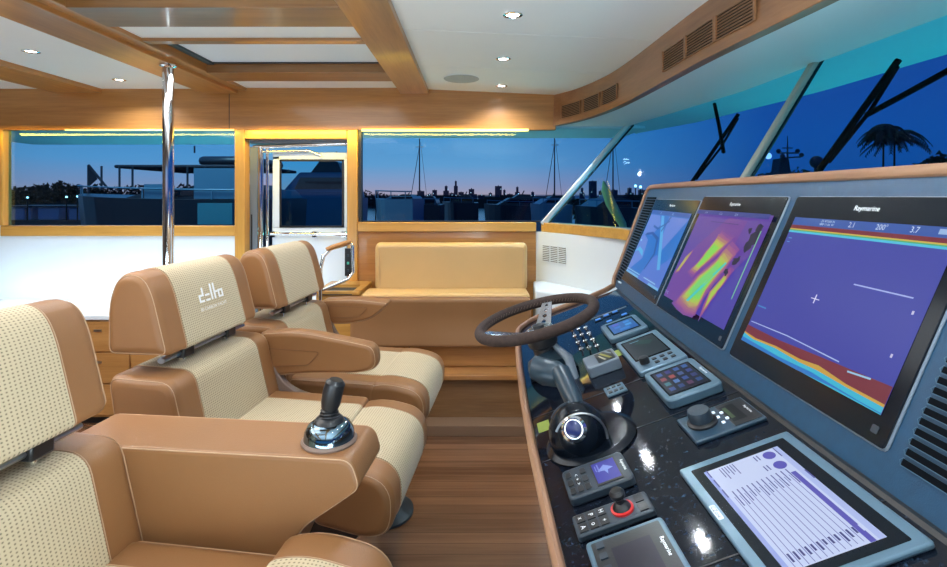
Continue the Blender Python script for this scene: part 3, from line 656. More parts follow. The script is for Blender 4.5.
# chart
LA = (104, 130, 210)
c1 = [(rc(0, 0, 1, 1), (44, 112, 196)), ([(0, 0), (.32, .28), (.25, .55), (.05, .62), (0, .6)], LA), ([(.02, .62), (.3, .62), (.42, .80), (.30, .93), (0, .93)], LA), ([(.55, .93), (.60, .60), (.72, .48), (.92, .80), (1, .93)], LA), ([(.42, .0), (.52, .30), (.66, .40), (.85, .30), (1, .45), (1, 0)], (86, 118, 205)),
      ([(.12, .64), (.3, .68), (.52, .62), (.60, .40), (.50, .15), (.48, .15), (.56, .40), (.48, .58), (.3, .64), (.12, .60)], (38, 80, 160)), ([(.34, .93), (.55, .62), (.80, .22), (.86, .24), (.60, .66), (.42, .93)], (92, 170, 225)), ([(.62, .93), (.52, .70), (.50, .72), (.58, .93)], (50, 95, 175)),
      ([(.0, .33), (.1, .42), (.25, .38), (.3, .30), (.1, .36)], (90, 180, 225)), ([(.25, .75), (.4, .72), (.62, .86), (.62, .88), (.4, .75), (.25, .78)], (40, 90, 170)), (rc(0, .94, 1, 1), (52, 88, 170)), (rc(0, 0, 1, .03), (120, 180, 225)), (rc(0, .05, .9, .062), (150, 200, 235)),
      (('4.6', .3, .965, .04, .8), (170, 195, 235)), (('182', .62, .965, .04, .8), (170, 195, 235)), (rc(.04, .5, .08, .53), (160, 210, 240))]
plotter(1.676, 2.190, .048, .425, c1, 'far left chart plotter showing a pale blue harbour chart')
mb_ = MB().box(.028, .036, 2.18, 2.205, 0, .012, T=SC).build('card_cover', WHITE, con, bevel=.002)

# ---------------------------------------------------------------- desk instruments
def device(name, lab, cat, w0, w1, y0, y1, h, mat_, r=.012, group=None, bev=.003):
    c = D(((w0+w1)/2, (y0+y1)/2, 0)); r_ = root(name, c, lab, cat, group)
    MB().slab(rnd([(w0, y0), (w1, y0), (w1, y1), (w0, y1)], r, 4), 0, h, T=D).build('housing', mat_, r_, bevel=bev)
    return r_
def DD(name, w0, w1, y0, y1, n0, n1, mat_, par, r=.003, bev=0):
    return MB().slab(rnd([(w0, y0), (w1, y0), (w1, y1), (w0, y1)], r, 3), n0, n1, T=D).build(name, mat_, par, bevel=bev)
def knob(par, w_, y, n, r, h, mat_, name='knob', base=True):
    def T(p): return D((w_+p.x, y+p.y, n+p.z))
    if base: MB().lathe([(r*1.28, 0), (r*1.28, .004), (r*1.1, .007)], 28, T=T).build(name+'_base', BLACK, par, smooth=True)
    return MB().lathe([(r, .004), (r, h*.75), (r*.9, h), (.001, h*1.04)], 28, T=T).build(name, mat_, par, smooth=True)
def buttons(par, lst, n, mat_, s=.006, h=.002):
    for w_, y in lst: DD('button', w_-s, w_+s, y-s, y+s, n, n+h, mat_, par, .002)
BLUEG = mat('bluegrey_bezel', (.075, .14, .195), .35, .1)
d_ = device('multifunction_control', 'small rounded autopilot display with blue screen, farthest along the helm desk', 'instrument', .036, .163, 1.565, 1.735, .016, BLUEG, .02)
DD('screen_surround', .052, .145, 1.592, 1.715, .016, .0168, GLOSSB, d_)
layers('display', [(rc(0, 0, 1, 1), (24, 88, 160)), (rc(.1, .6, .3, .85), (50, 130, 200)), (rc(.4, .6, .6, .85), (70, 150, 210)), (rc(.1, .15, .3, .4), (90, 80, 180)), (rc(.4, .15, .6, .4), (40, 110, 190)), (rc(.7, .3, .9, .7), (40, 120, 190))], D, 1.60, 1.70, .14, .058, .017, d_)
d_ = device('multifunction_control', 'square silver-framed display with a dark screen and small knob', 'instrument', .027, .157, 1.275, 1.528, .014, SILVER, .008)
DD('screen_surround', .045, .145, 1.345, 1.505, .014, .0148, GLOSSB, d_)
layers('display', [(rc(0, 0, 1, 1), (16, 30, 34)), ([(.1, .5), (.3, .9), (.45, .7), (.25, .3)], (22, 60, 50)), (rc(.1, .2, .13, .5), (120, 170, 190))], D, 1.352, 1.498, .141, .049, .015, d_)
knob(d_, .128, 1.312, .014, .013, .02, BLACK, base=False)
buttons(d_, [(.10, 1.30), (.10, 1.325), (.078, 1.30), (.078, 1.325), (.056, 1.30), (.056, 1.325)], .014, BLACK, .006)
d_ = device('touch_display', 'rounded blue-grey touch display showing an icon grid', 'instrument', .028, .155, 1.078, 1.248, .02, BLUEG, .018)
DD('screen_surround', .045, .143, 1.098, 1.228, .02, .0208, GLOSSB, d_)
ic = [(rc(0, 0, 1, 1), (16, 26, 50))]
cols = [(50, 100, 190), (170, 70, 80), (60, 140, 150), (60, 90, 170), (60, 60, 150), (190, 90, 90), (90, 140, 210), (40, 80, 150), (60, 110, 190), (70, 100, 160), (50, 90, 170), (120, 70, 110), (50, 110, 190), (60, 80, 160), (60, 70, 140), (40, 90, 160)]
for i in range(16): ic.append((rc(.06+.235*(i % 4), .08+.235*(i//4), .20+.235*(i % 4), .22+.235*(i//4)), cols[i]))
layers('display', ic, D, 1.103, 1.223, .139, .049, .021, d_, .6)
label3d('maker_name', 'Raymarine', .009, D, .036, 1.16, .0203, TXT, d_, flip=-1)
d_ = device('engine_control_panel', 'flat blue-black control panel with one large round knob and small screen', 'instrument', .024, .163, .931, 1.025, .008, mat('navy_panel', (.02, .05, .085), .3), .003)
knob(d_, .125, .984, .008, .0225, .026, DARKG)
DD('screen_surround', .028, .082, .936, 1.02, .008, .0088, BLACK, d_)
layers('display', [(rc(0, 0, 1, 1), (12, 16, 20)), (rc(.1, .1, .8, .38), (70, 90, 60))], D, .95, 1.01, .078, .05, .009, d_)
buttons(d_, [(.094, .958), (.094, .98), (.094, 1.0), (.082+.0, .967), (.082, .99)], .0088, mat('lit_button', (.7, .75, .8), .4, emit=(.7, .8, .9), es=.5), .0032)
label3d('maker_name', 'Raymarine', .007, D, .036, .975, .0092, TXT, d_, flip=-1)
# gyro repeater box + small keypads
d_ = device('status_display', 'small raised instrument with a yellowish tilted picture, between wheel and touch displays', 'instrument', .178, .27, 1.372, 1.463, .03, GREY, .01)
DD('screen_surround', .186, .235, 1.383, 1.452, .03, .0308, BLACK, d_)
layers('display', [(rc(0, 0, 1, 1), (30, 40, 40)), ([(.05, .2), (.9, .7), (.9, .9), (.05, .4)], (150, 150, 70)), ([(.3, .1), (.95, .35), (.95, .5), (.3, .2)], (190, 190, 170)), ([(.0, .6), (.5, .95), (.4, 1), (0, .75)], (120, 140, 150))], D, 1.387, 1.448, .232, .189, .031, d_)
d_ = device('button_panel', 'small six-button panel in the bronze reflection near the throttle', 'switch', .205, .256, 1.232, 1.282, .006, BLUEG, .003)
buttons(d_, [(.217+.014*i, 1.245+.024*j) for i in range(3) for j in range(2)], .006, BLACK, .005)
d_ = device('button_panel', 'small two-button panel just beyond the raised yellowish instrument', 'switch', .207, .258, 1.478, 1.527, .006, BLUEG, .003)
buttons(d_, [(.222, 1.502), (.242, 1.502)], .006, BLACK, .007)
# toggle switches
k_ = 0
for j in range(4):
    for i in range(3):
        w_, y = .205+.024*i, 1.60+.075*j+.012*i
        r_ = root('toggle_switch', D((w_, y, 0)), 'tiny chrome toggle switch, %s of the %s row beyond the throttle' % (('bow end', 'middle', 'aft end')[i], ('first', 'second', 'third', 'fourth')[j]), 'switch', 'toggle switches under the wheel')
        def T(p): return D((w_+p.x, y+p.y, p.z))
        MB().lathe([(.009, 0), (.009, .003), (.005, .006)], 12, T=T).build('collar', CHROME, r_, smooth=True)
        MB().tube([D((w_, y, .004)), D((w_+.003, y-.002, .022))], [.0022, .0035], 8).build('lever', CHROME if i != 1 else BLACK, r_, smooth=True)
BLUEL = mat('blue_lit_plastic', (.05, .15, .4), .3, emit=(.08, .3, .8), es=.5)
for i, (w_, y) in enumerate([(.15, 1.855), (.115, 1.87), (.08, 1.875), (.06, 1.805), (.12, 1.79)]):
    r_ = root('rocker_switch', D((w_, y, 0)), 'dark blue rocker switch, %s, beyond the rounded autopilot display' % ('nearest the wheel', 'second from the wheel', 'third from the wheel', 'close to the hood', 'apart in the middle')[i], 'switch', 'blue rocker switches at the far desk end')
    DD('switch_frame', w_-.016, w_+.016, y-.012, y+.012, 0, .003, GLOSSB, r_)
    DD('rocker', w_-.010, w_+.010, y-.006, y+.006, .003, .006, BLUEL, r_)
for lb, w_, y in [('yellow-green warning label on the desk edge beside the throttle', .43, 1.215), ('yellow-green warning label beside the square silver-framed display', .172, 1.49)]:
    t_ = MB().box(w_-.018, w_+.012, y-.03, y+.02, .0, .0006, T=D).build('warning_label', GREENP); tag(t_, lb, 'label')
# keypad with blue screen
d_ = device('autopilot_control', 'grey handset-style control with round-cornered keys and purple-blue screen', 'instrument', .295, .417, .886, .976, .016, DARKG, .012)
DD('screen_surround', .312, .362, .894, .968, .016, .0168, BLACK, d_)
layers('display', [(rc(0, 0, 1, 1), (58, 60, 165)), ([(.2, .5), (.45, .85), (.5, .6), (.7, .55), (.5, .45), (.45, .15)], (130, 150, 220)), (rc(.1, .2, .5, .26), (120, 130, 210)), (rc(.15, .1, .45, .14), (120, 130, 210))], D, .90, .962, .359, .315, .017, d_)
label3d('maker_name', 'Raymarine', .008, D, .303, .931, .0163, TXT, d_, flip=-1)
for i in range(3):
    for j in range(3):
        if (i, j) == (1, 2): continue
        DD('key', .372+.014*i, .383+.014*i, .895+.025*j, .912+.025*j, .016, .0185, BLACK, d_, .003, .0008)
label3d('key_symbols', '<  +  >', .012, D, .392, .931, .0188, TXT, d_, 0, flip=-1)
# joystick keypad
d_ = device('camera_joystick_keypad', 'slim grey keypad with a small black joystick on a red ring', 'instrument', .292, .423, .798, .85, .012, DARKG, .006)
for i in range(3):
    for j in range(2): DD('key', .366+.018*i, .381+.018*i, .803+.023*j, .822+.023*j, .012, .0135, BLACK, d_, .002)
for i in range(1):
    for j in range(2): DD('key', .300, .315, .803+.023*j, .822+.023*j, .012, .0135, BLACK, d_, .002)
for i, s_ in enumerate(['+', 'H', 'o', 'P', 'A', 'x']):
    label3d('key_symbol', s_, .012, D, .3735+.018*(i//2), .8125+.023*(i % 2), .0138, TXT, d_, 0, flip=-1)
def T(p): return D((.339+p.x, .824+p.y, .012+p.z))
MB().lathe([(.019, 0), (.019, .003), (.016, .004)], 24, T=T).build('red_ring', RED, d_, smooth=True)
MB().lathe([(.016, .003), (.013, .008), (.007, .012), (.007, .018), (.012, .022), (.013, .028), (.009, .033), (.001, .034)], 24, T=T).build('joystick', BLACK, d_, smooth=True)
# vhf style radio at the bottom edge
d_ = device('radio_display', 'blue-rimmed rectangular radio at the bottom edge of the picture', 'instrument', .29, .415, .655, .775, .016, BLUEG, .008)
DD('face', .298, .407, .663, .767, .016, .0168, BLACK, d_)
layers('display', [(rc(0, 0, 1, 1), (34, 32, 46))], D, .668, .745, .38, .32, .0172, d_)
buttons(d_, [(.394, .757), (.394, .735), (.394, .71)], .0168, DARKG, .006)
label3d('maker_name', 'Raymarine', .009, D, .306, .715, .0172, TXT, d_, flip=-1)
# tablet
d_ = device('monitoring_display', 'large flat silver-framed touch screen lying in the desk with a white list page', 'screen', .0225, .222, .592, .874, .009, SILVER, .006)
DD('screen_surround', .04, .206, .604, .858, .009, .0096, GLOSSB, d_)
bgc = (196, 208, 240); dk = (70, 74, 150); NV = (88, 84, 178)
pg = [(rc(0, 0, 1, 1), bgc), (rc(0, .93, 1, 1), (170, 185, 232)), (rc(.30, .84, 1, .90), NV), (rc(0, 0, 1, .05), (150, 165, 225))]
import random as _r
for i in range(12):
    v_ = .10+i*.062; pg.append((rc(.34, v_-.004, 1, v_+.004), (105, 110, 180)))
    pg.append((rc(.28, v_+.018, .28+_r.uniform(.10, .18), v_+.032), dk)); pg.append((rc(.89, v_+.014, .89+_r.uniform(.03, .08), v_+.036), (58, 60, 130)))
for i in range(6): pg.append((rc(.05, .17+i*.035, .05+_r.uniform(.08, .14), .182+i*.035), dk))
for cx, cy in [(.10, .80), (.23, .80)]: pg.append(([(cx+.045*cos(a), cy+.075*sin(a)) for a in [k_*pi/12 for k_ in range(24)]], NV))
for cx in (.10, .23):
    for i in range(2): pg.append((rc(cx-.04, .62+i*.04, cx+.02, .635+i*.04), dk))
for i in range(3): pg.append((rc(.03+i*.12, .015, .12+i*.12, .032), dk))
pg.append((rc(.05, .90, .16, .915), dk)); pg.append((rc(.36, .955, .46, .975), dk)); pg.append((rc(.90, .86, .95, .88), bgc))
layers('display', pg, D, .618, .842, .190, .060, .01, d_, 1.0)
MB().slab(rnd([(.210, .735), (.219, .735), (.219, .768), (.210, .768)], .003), .009, .0095, T=D).build('badge_plate', mat('badge', (.5, .6, .68), .3), d_)
label3d('badge_text', 'CZone', .009, D, .2145, .7515, .0097, BLACK, d_, 0, flip=-1)

# throttle
th = root('throttle_control', D((.352, 1.09, 0)), 'domed black throttle control with chrome hub and tapering grip on the desk', 'throttle')
def T(p): return D((.335+p.x, 1.085+p.y, p.z))
MB().lathe([(.10, 0), (.10, .004), (.085, .010), (.08, .010)], 40, T=T).build('base_plate', GLOSSB, th, smooth=True)
m = MB(); c = D((.358, 1.075, .024)); m.ball((0, 0, 0), .062, 0, 32, T=lambda p: c+Matrix.Rotation(R(20), 3, 'Y') @ Vector((p.x*1.0, p.y*.95, p.z*1.05))); m.build('dome', GLOSSB, th, smooth=True)
hd = Vector((-.30, -.80, .52)).normalized(); q_ = hd.to_track_quat('Z', 'Y')
def TH(p): return c+hd*.052+q_ @ p
MB().lathe([(.026, 0), (.026, .010), (.021, .015), (.019, .012), (.001, .012)], 28, T=TH).build('hub_ring', CHROME, th, smooth=True)
MB().lathe([(.017, .010), (.016, .019), (.010, .022), (.001, .023)], 24, T=TH).build('hub_button', mat('blue_button', (.02, .03, .12), .15), th, smooth=True)
for off in (-.024, .024):
    m = MB(); pts = []
    for k_ in range(17):
        a = pi*k_/16; pts.append(c+Matrix.Rotation(R(20), 3, 'Y') @ Vector((.0545*cos(a), off*1.3, .057*sin(a))))
    m.tube(pts, .0025, 6).build('rib', DARKG if off > 0 else STEEL, th, smooth=True)
a_ = Vector(at(577, 408, 1.10)); b_ = Vector(at(560, 372, 1.20))
m = MB(); m.tube([a_-(b_-a_)*.12, a_+(b_-a_)*.02], [.017, .015], 14); m.build('lever_collar', CHROME, th, smooth=True)
m = MB(); m.tube([a_, a_+(b_-a_)*.3, a_+(b_-a_)*.8, b_, b_+(b_-a_)*.08], [.0145, .022, .0225, .0235, .012], 20); m.build('lever_grip', GRIP, th, smooth=True)
m = MB(); m.tube([Vector(at(528, 367, 1.25)), Vector(at(533, 367, 1.25)), Vector(at(545, 372, 1.23)), Vector(at(558, 374, 1.21)), Vector(at(566, 373, 1.20))], [.012, .028, .032, .030, .014], 20); m.build('cross_grip', GRIP, th, smooth=True)

# steering wheel
WC = Vector((.192, 1.55, EYE-.374)); th_ = R(16)
e1 = Vector((cos(th_), 0, sin(th_))); e2 = Vector((0, 1, 0)); e3 = Vector((-sin(th_), 0, cos(th_)))
def TW(p): return WC+e1*p.x+e2*p.y+e3*p.z
sw_ = root('steering_wheel', WC, 'brown suede steering wheel with drilled metal spokes', 'steering wheel')
NR = 72; m = MB(); rr = [.0158+.0006*cos(6*2*pi*k_/NR) for k_ in range(NR)]
m.tube([(.18*cos(2*pi*k_/NR), .18*sin(2*pi*k_/NR), 0) for k_ in range(NR)], .0162, 16, T=TW, closed=True); m.build('rim', SUEDE, sw_, smooth=True)
m = MB()
for k_ in range(90):
    a = 2*pi*k_/90; p1 = (.1645*cos(a), .1645*sin(a), .004); p2 = (.1645*cos(a+.04), .1645*sin(a+.04), -.004); m.tube([p1, p2], .0011, 4, T=TW)
m.build('rim_stitching', mat('dark_thread', (.16, .11, .09), .8), sw_)
SPK = mat('spoke_metal', (.62, .66, .72), .22, 1)
for a in (R(68), R(188), R(308)):
    ca, sa = cos(a), sin(a)
    def TS(p): return TW(Vector((p.x*ca-p.y*sa, p.x*sa+p.y*ca, p.z)))
    m = MB(); N_ = 22
    for sgn in (-1, 1):
        for i in range(N_):
            r0 = .03+.135*i/N_; r1 = .03+.135*(i+1)/N_
            def hz(r): return -.040*(1-min(1, max(0, (r-.05)/.10)))
            wd0, wd1 = .027-.011*(r0-.03)/.135, .027-.011*(r1-.03)/.135
            h0 = h1 = .001
            for hc, hr in ((.062, .008), (.088, .008), (.113, .007), (.136, .006)):
                if abs(r0-hc) < hr: h0 = max(h0, math.sqrt(hr*hr-(r0-hc)**2))
                if abs(r1-hc) < hr: h1 = max(h1, math.sqrt(hr*hr-(r1-hc)**2))
            v_ = []
            for r, wd, h in ((r0, wd0, h0), (r1, wd1, h1)):
                for y in (h if h > .0011 else 0, wd): v_ += [(r, sgn*y, hz(r)-.002), (r, sgn*y, hz(r)+.002)]
            m.add(v_, [(0, 1, 3, 2), (4, 6, 7, 5), (0, 4, 5, 1), (2, 3, 7, 6), (0, 2, 6, 4), (1, 5, 7, 3)], 0, TS)
    m.build('spoke', SPK, sw_)
MB().lathe([(.001, -.046), (.045, -.046), (.048, -.038), (.040, -.033), (.001, -.033)], 32, T=TW).build('hub', SPK, sw_, smooth=True)
m = MB()
for k_ in range(6): a = k_*pi/3; m.lathe([(.004, -.034), (.004, -.029), (.001, -.028)], 8, T=lambda p: TW(p+Vector((.034*cos(a), .034*sin(a), 0))))
m.build('hub_bolt', CHROME, sw_)
MB().lathe([(.018, -.033), (.018, -.022), (.001, -.018)], 24, T=TW).build('horn_button', BLACK, sw_, smooth=True)
MB().lathe([(.046, -.047), (.047, -.075), (.044, -.085), (.036, -.090), (.036, -.12), (.03, -.125)], 28, T=TW).build('column_collar', BLACK, sw_, smooth=True)
cb0 = TW(Vector((0, 0, -.12))); foot = D((.36, 1.50, 0))
m = MB(); m.tube([cb0, cb0+(foot-cb0)*.3, cb0+(foot-cb0)*.6, foot], [.036, .044, .058, .075], 24); m.build('column_shroud', GRIP, sw_, smooth=True)
m = MB(); ls = TW(Vector((.03, -.02, -.09))); m.tube([ls, Vector(at(568, 358, 1.45)), Vector(at(575, 380, 1.42))], [.009, .014, .012], 10); m.build('tilt_lever', GREY, sw_, smooth=True)

# ---------------------------------------------------------------- helm chairs
def make_chair():
    r_ = root('helm_chair', (0, 0, 0), 'x', 'chair', 'tan leather helm chairs')
    g = -.45
    def sh(P): return [(x+g+.45-.45, z) for x, z in P]
    HP = rnd(sh([(0, 1.072), (-.062, 1.305), (-.11, 1.352), (-.185, 1.342), (-.222, 1.25), (-.222, 1.072)]), [.022, .07, .05, .04, .06, .025])
    BP = rnd(sh([(.110, .68), (.03, 1.005), (-.205, 1.015), (-.15, .68)]), [.03, .05, .04, .03])
    SPm = rnd(sh([(.07, .60), (.07, .745), (.50, .733), (.50, .60)]), [.02, .03, .02, .02])
    BO = rnd(sh([(.505, .56), (.505, .735), (.60, .752), (.775, .715), (.775, .55), (.70, .52)]), [.03, .03, .06, .10, .07, .06], 8)
    W = .285; A = .178
    def padded(nm, prof, ins, skip=None, rr=.035):
        W = .306 if nm == 'backrest' else .285; A = .192 if nm == 'backrest' else .178
        o = cushion(MB(), prof, -W, W, rr).build(nm, LEATHER, r_, smooth=True)
        q = inset(prof, -.0022)
        MB().prism(q, -A, A).build(ins, FABRIC, o)
        m = MB()
        for y in (-A-.005, A+.005, -W+rr*.3, W-rr*.3):
            q = inset(prof, -.0008) if abs(y) < A+.01 else shrink(prof, rr*(1-cos(math.asin(.7)))-.0006)
            MB().tube([(x, y, z) for x, z in q], .0012 if abs(y) < A+.01 else .0015, 5, closed=True).build('stitching', STITCH, o)
        return o
    hr = padded('headrest', HP, 'headrest_insert')
    padded('backrest', BP, 'backrest_insert')
    padded('seat_cushion', SPm, 'seat_insert')
    padded('seat_bolster', BO, 'bolster_insert')
    m = MB()
    for y in (-.13, .13): MB().tube([(g-.06, y, 1.0), (g-.06, y, 1.10)], .012, 12).build('headrest_post', CHROME, r_, smooth=True)
    MB().tube([(g-.055, -.24, 1.048), (g-.055, .24, 1.048)], .014, 12, ry=.010).build('headrest_rail', STEEL, r_, smooth=True)
    m = MB()
    for y in (-.13, .13): MB().box(g-.085, g-.03, y-.028, y+.028, 1.030, 1.068).build('rail_clamp', BLACK, r_, bevel=.006)
    MB().box(g-.16, g-.12, -.26, .26, .72, 1.0).build('back_shell', DARKG, r_, bevel=.01)
    MB().prism(rnd([(g+.02, .50), (g+.02, .605), (g+.68, .605), (g+.62, .50)], .02), -.25, .25).build('seat_frame', BLACK, r_, bevel=.004)
    MB().lathe([(.075, .02), (.075, .50)], 28).build('pedestal', STEEL, r_, smooth=True)
    MB().lathe([(.001, 0), (.15, 0), (.15, .012), (.10, .03), (.075, .05)], 36).build('base_plate', DARKG, r_, smooth=True)
    # side trim with recline slot and buttons
    P = rnd([(g+.02, .90), (g+.045, .90), (g+.10, .79), (g+.20, .735), (g+.47, .725), (g+.50, .69), (g+.50, .62), (g+.0, .62)], [.01, .02, .06, .08, .03, .02, .02, .02])
    s_ = MB().prism(P, .286, .318).build('side_trim', BROWNP, r_, bevel=.005)
    MB().lathe([(.013, 0), (.013, .006), (.009, .009), (.001, .009)], 16, T=lambda p: Vector((g+.30+p.x*1.7, .302+p.y*.9, .7285+p.z))).build('red_button', RED, s_, smooth=True)
    MB().box(g+.35, g+.41, .294, .312, .728, .736).build('slide_switch', BLACK, s_, bevel=.002)
    return r_
proto = make_chair()
YAW = R(-6.1)
spots = [(-.495, .925, 'tan leather helm chair nearest the camera, cut off by the left picture edge'), (-.518, 1.875, 'tan leather helm chair with white lettering on its headrest, the middle of the row'), (-.455, 2.56, 'tan leather helm chair farthest along the row, next to the bench')]
chairs = []
for i, (x, y, lb) in enumerate(spots):
    o = proto if i == 0 else copy_tree(proto)
    o.location = (x, y, 0); o.rotation_euler = (0, 0, YAW); o['label'] = lb; chairs.append(o)
    for ch in [c_ for c_ in bpy.data.objects if c_.parent == o]:
        if i == 0 and ch.name.startswith('side_trim'):
            trim_parts = [ch] + [c_ for c_ in bpy.data.objects if c_.parent == ch]; continue
        if ch.name.startswith('headrest') or ch.name.startswith('rail'): ch.location.x = (.02, 0, .035)[i]
        if ch.name.startswith('seat_bolster'): ch.location.z = (.07, 0, .01)[i]; ch.location.x = (-.03, -.025, -.055)[i]
        if ch.name.startswith('seat_cushion') and i == 0: ch.location.z = .02
for c_ in trim_parts[::-1]: bpy.data.objects.remove(c_)
def arm(par, prof, y0, y1, r, nm='armrest', panel=None):
    OFF[par.name] = Vector((0, 0, 0))
    o = cushion(MB(), prof, y0, y1, r).build(nm, LEATHER, par, smooth=True)
    q = shrink(prof, r*(1-cos(math.asin(.75)))-.0006)
    for yy, tg in ((y0+r*.25, -1), (y1-r*.25, 1)):
        MB().tube([(x, yy, z) for x, z in q], .0016, 5, closed=True).build('stitching', STITCH, o)
    if panel:
        MB().prism(panel, y0-.003, y0+.01).build('side_panel', LEATHER, o, bevel=.002)
        MB().tube([(x, y0-.0035, z) for x, z in panel], .0016, 5, closed=True).build('panel_piping', PIPING, o)
    return o
g = -.45
ap = rnd([(g-.15, .60), (g-.15, .970), (g+.625, .972), (g+.645, .905), (g+.50, .80), (g+.41, .60)], [.02, .012, .03, .02, .03, .02])
big = arm(chairs[0], ap, .297, .485, .012)
a2 = rnd([(g-.02, .80), (g-.02, 1.0), (g+.16, 1.015), (g+.36, .985), (g+.515, .955), (g+.53, .86), (g+.45, .835), (g+.20, .825)], [.03, .04, .08, .08, .035, .05, .05, .08])
pn = rnd([(g+.04, .855), (g+.04, .935), (g+.27, .925), (g+.22, .868)], .012)
arm(chairs[1], a2, .290, .372, .028, panel=pn)
a3 = rnd([(g-.02, .86), (g-.02, 1.0), (g+.18, 1.015), (g+.39, .995), (g+.30, .90), (g+.16, .86)], [.03, .04, .08, .02, .06, .08])
pn = rnd([(g+.04, .90), (g+.04, .97), (g+.27, .965), (g+.22, .91)], .012)
arm(chairs[2], a3, .300, .405, .028, panel=pn)
# small black adjuster under the joystick arm
m = MB(); m.box(g+.50, g+.60, .30, .36, .60, .66); m.box(g+.52, g+.58, .29, .30, .61, .65); m.build('seat_adjuster', BLACK, chairs[0], bevel=.006)
# joystick on the big arm (stands on the armrest: a thing of its own)
JW = Matrix.Translation(chairs[0].location) @ Matrix.Rotation(YAW, 4, 'Z')
jc = JW @ Vector((g+.535, .382, .971))
js = root('docking_joystick', jc, 'black docking joystick with chrome base on the wide armrest', 'joystick')
MB().lathe([(.068, 0), (.070, .006), (.066, .012)], 32, T=lambda p: jc+p).build('base_ring', BROWNP, js, smooth=True)
MB().lathe([(.064, .010), (.062, .028), (.053, .044), (.041, .052)], 32, T=lambda p: jc+p).build('chrome_base', mat('dark_chrome', (.16, .23, .29), .1, 1), js, smooth=True)
MB().lathe([(.041, .047), (.034, .060), (.024, .066), (.001, .066)], 32, T=lambda p: jc+p).build('cap', BLACK, js, smooth=True)
m = MB()
for i in range(4): m.lathe([(.024-.002*i, .064+.007*i), (.026-.002*i, .068+.007*i), (.022-.002*i, .071+.007*i)], 24, T=lambda p: jc+p)
m.build('bellows', BLACK, js, smooth=True)
m = MB(); m.tube([jc+Vector((0, 0, .085)), jc+Vector((.004, 0, .10)), jc+Vector((.010, 0, .13)), jc+Vector((.016, 0, .150)), jc+Vector((.018, 0, .158))], [.021, .025, .026, .025, .017], 20, ry=None); m.build('handle', BLACK, js, smooth=True)
# lettering on the middle headrest
HB = chairs[1]; OFF[HB.name] = Vector((0, 0, 0))
def HF(p):  # p.x along y, p.y up the face, p.z out
    d = Vector((-.062, 0, .237)).normalized(); n_ = Vector((.967, 0, .253))
    return Vector((g, 0, 1.088))+d*p.y+Vector((0, 1, 0))*p.x+n_*(p.z+.0024)
m = MB(); s_ = .0245; x0 = -.075; yb = .122
def bar(a, b, c_, d_): m.box(x0+a*s_, x0+b*s_, yb+c_*s_, yb+d_*s_, 0, .0012, T=HF)
bar(0, .34, .0, 1.2); bar(.34, 1.15, 0, .32); bar(.34, 1.15, .88, 1.2); bar(.81, 1.15, 1.2, 2.2)   # d
bar(1.5, 2.5, .0, .32); bar(1.5, 2.5, .80, 1.12)                                                     # e
bar(2.85, 3.22, 0, 2.5); bar(3.62, 3.99, 0, 2.5); bar(3.99, 4.5, .9, 1.2)                            # l t
bar(4.62, 4.96, 0, 1.3); bar(4.96, 5.5, .98, 1.3); bar(5.5, 5.84, 0, 1.3); bar(4.96, 5.5, 0, .3)     # a
CREAMT = mat('white_embroidery', (.9, .9, .9), .6)
m.build('lettering', CREAMT, HB)
tv, tf = text2d('80 CARBON YACHT', .0175); m = MB()
m.add([(x+.0, yb-.026+y, 0) for x, y, _ in tv], tf, 0, HF); m.build('small_lettering', CREAMT, HB)

# ---------------------------------------------------------------- wipers
def wiper(pts, armp, lab):
    r_ = root('windscreen_wiper', pts[0], lab, 'wiper')
    WB = mat('wiper_rubber', (.001, .001, .0015), .95, spec=.05)
    MB().tube(pts, .011, 6).build('blade', WB, r_)
    A, B = Vector(pts[0]), Vector(pts[-1]); o2 = Vector((.02, 0, .01))
    MB().tube([A.lerp(B, .08)+o2, A.lerp(B, .5)+o2*2.2, A.lerp(B, .92)+o2], .007, 6).build('frame', WB, r_)
    MB().tube(armp, .010, 8).build('arm', WB, r_)
def wx(u, v):    # point just outside the windscreen along a pixel ray
    best = None
    for k_ in range(400):
        Y = .6+k_*.01; p = Vector(at(u, v, Y))
        # windscreen x at that height
        def px_(P):
            for (x0, y0), (x1, y1) in zip(P, P[1:]):
                if y1 <= Y <= y0: return x0+(x1-x0)*(Y-y0)/(y1-y0)
            return P[-1][0]
        t = (p.z-zb)/(zt-zb); xs_ = px_(PB)*(1-t)+px_(PT)*t
        if p.x >= xs_+.03: return tuple(p)
    return tuple(p)
wiper([wx(688, 187), wx(712, 152), wx(738, 114)], [wx(714, 104), wx(719, 128), wx(723, 152)], 'black windscreen wiper on the left pane, beyond the grey post')
wiper([wx(816, 174), wx(856, 118), wx(898, 60)], [wx(866, 115), wx(905, 94), wx(947, 71), wx(1000, 40)], 'black windscreen wiper on the pane over the largest plotter')

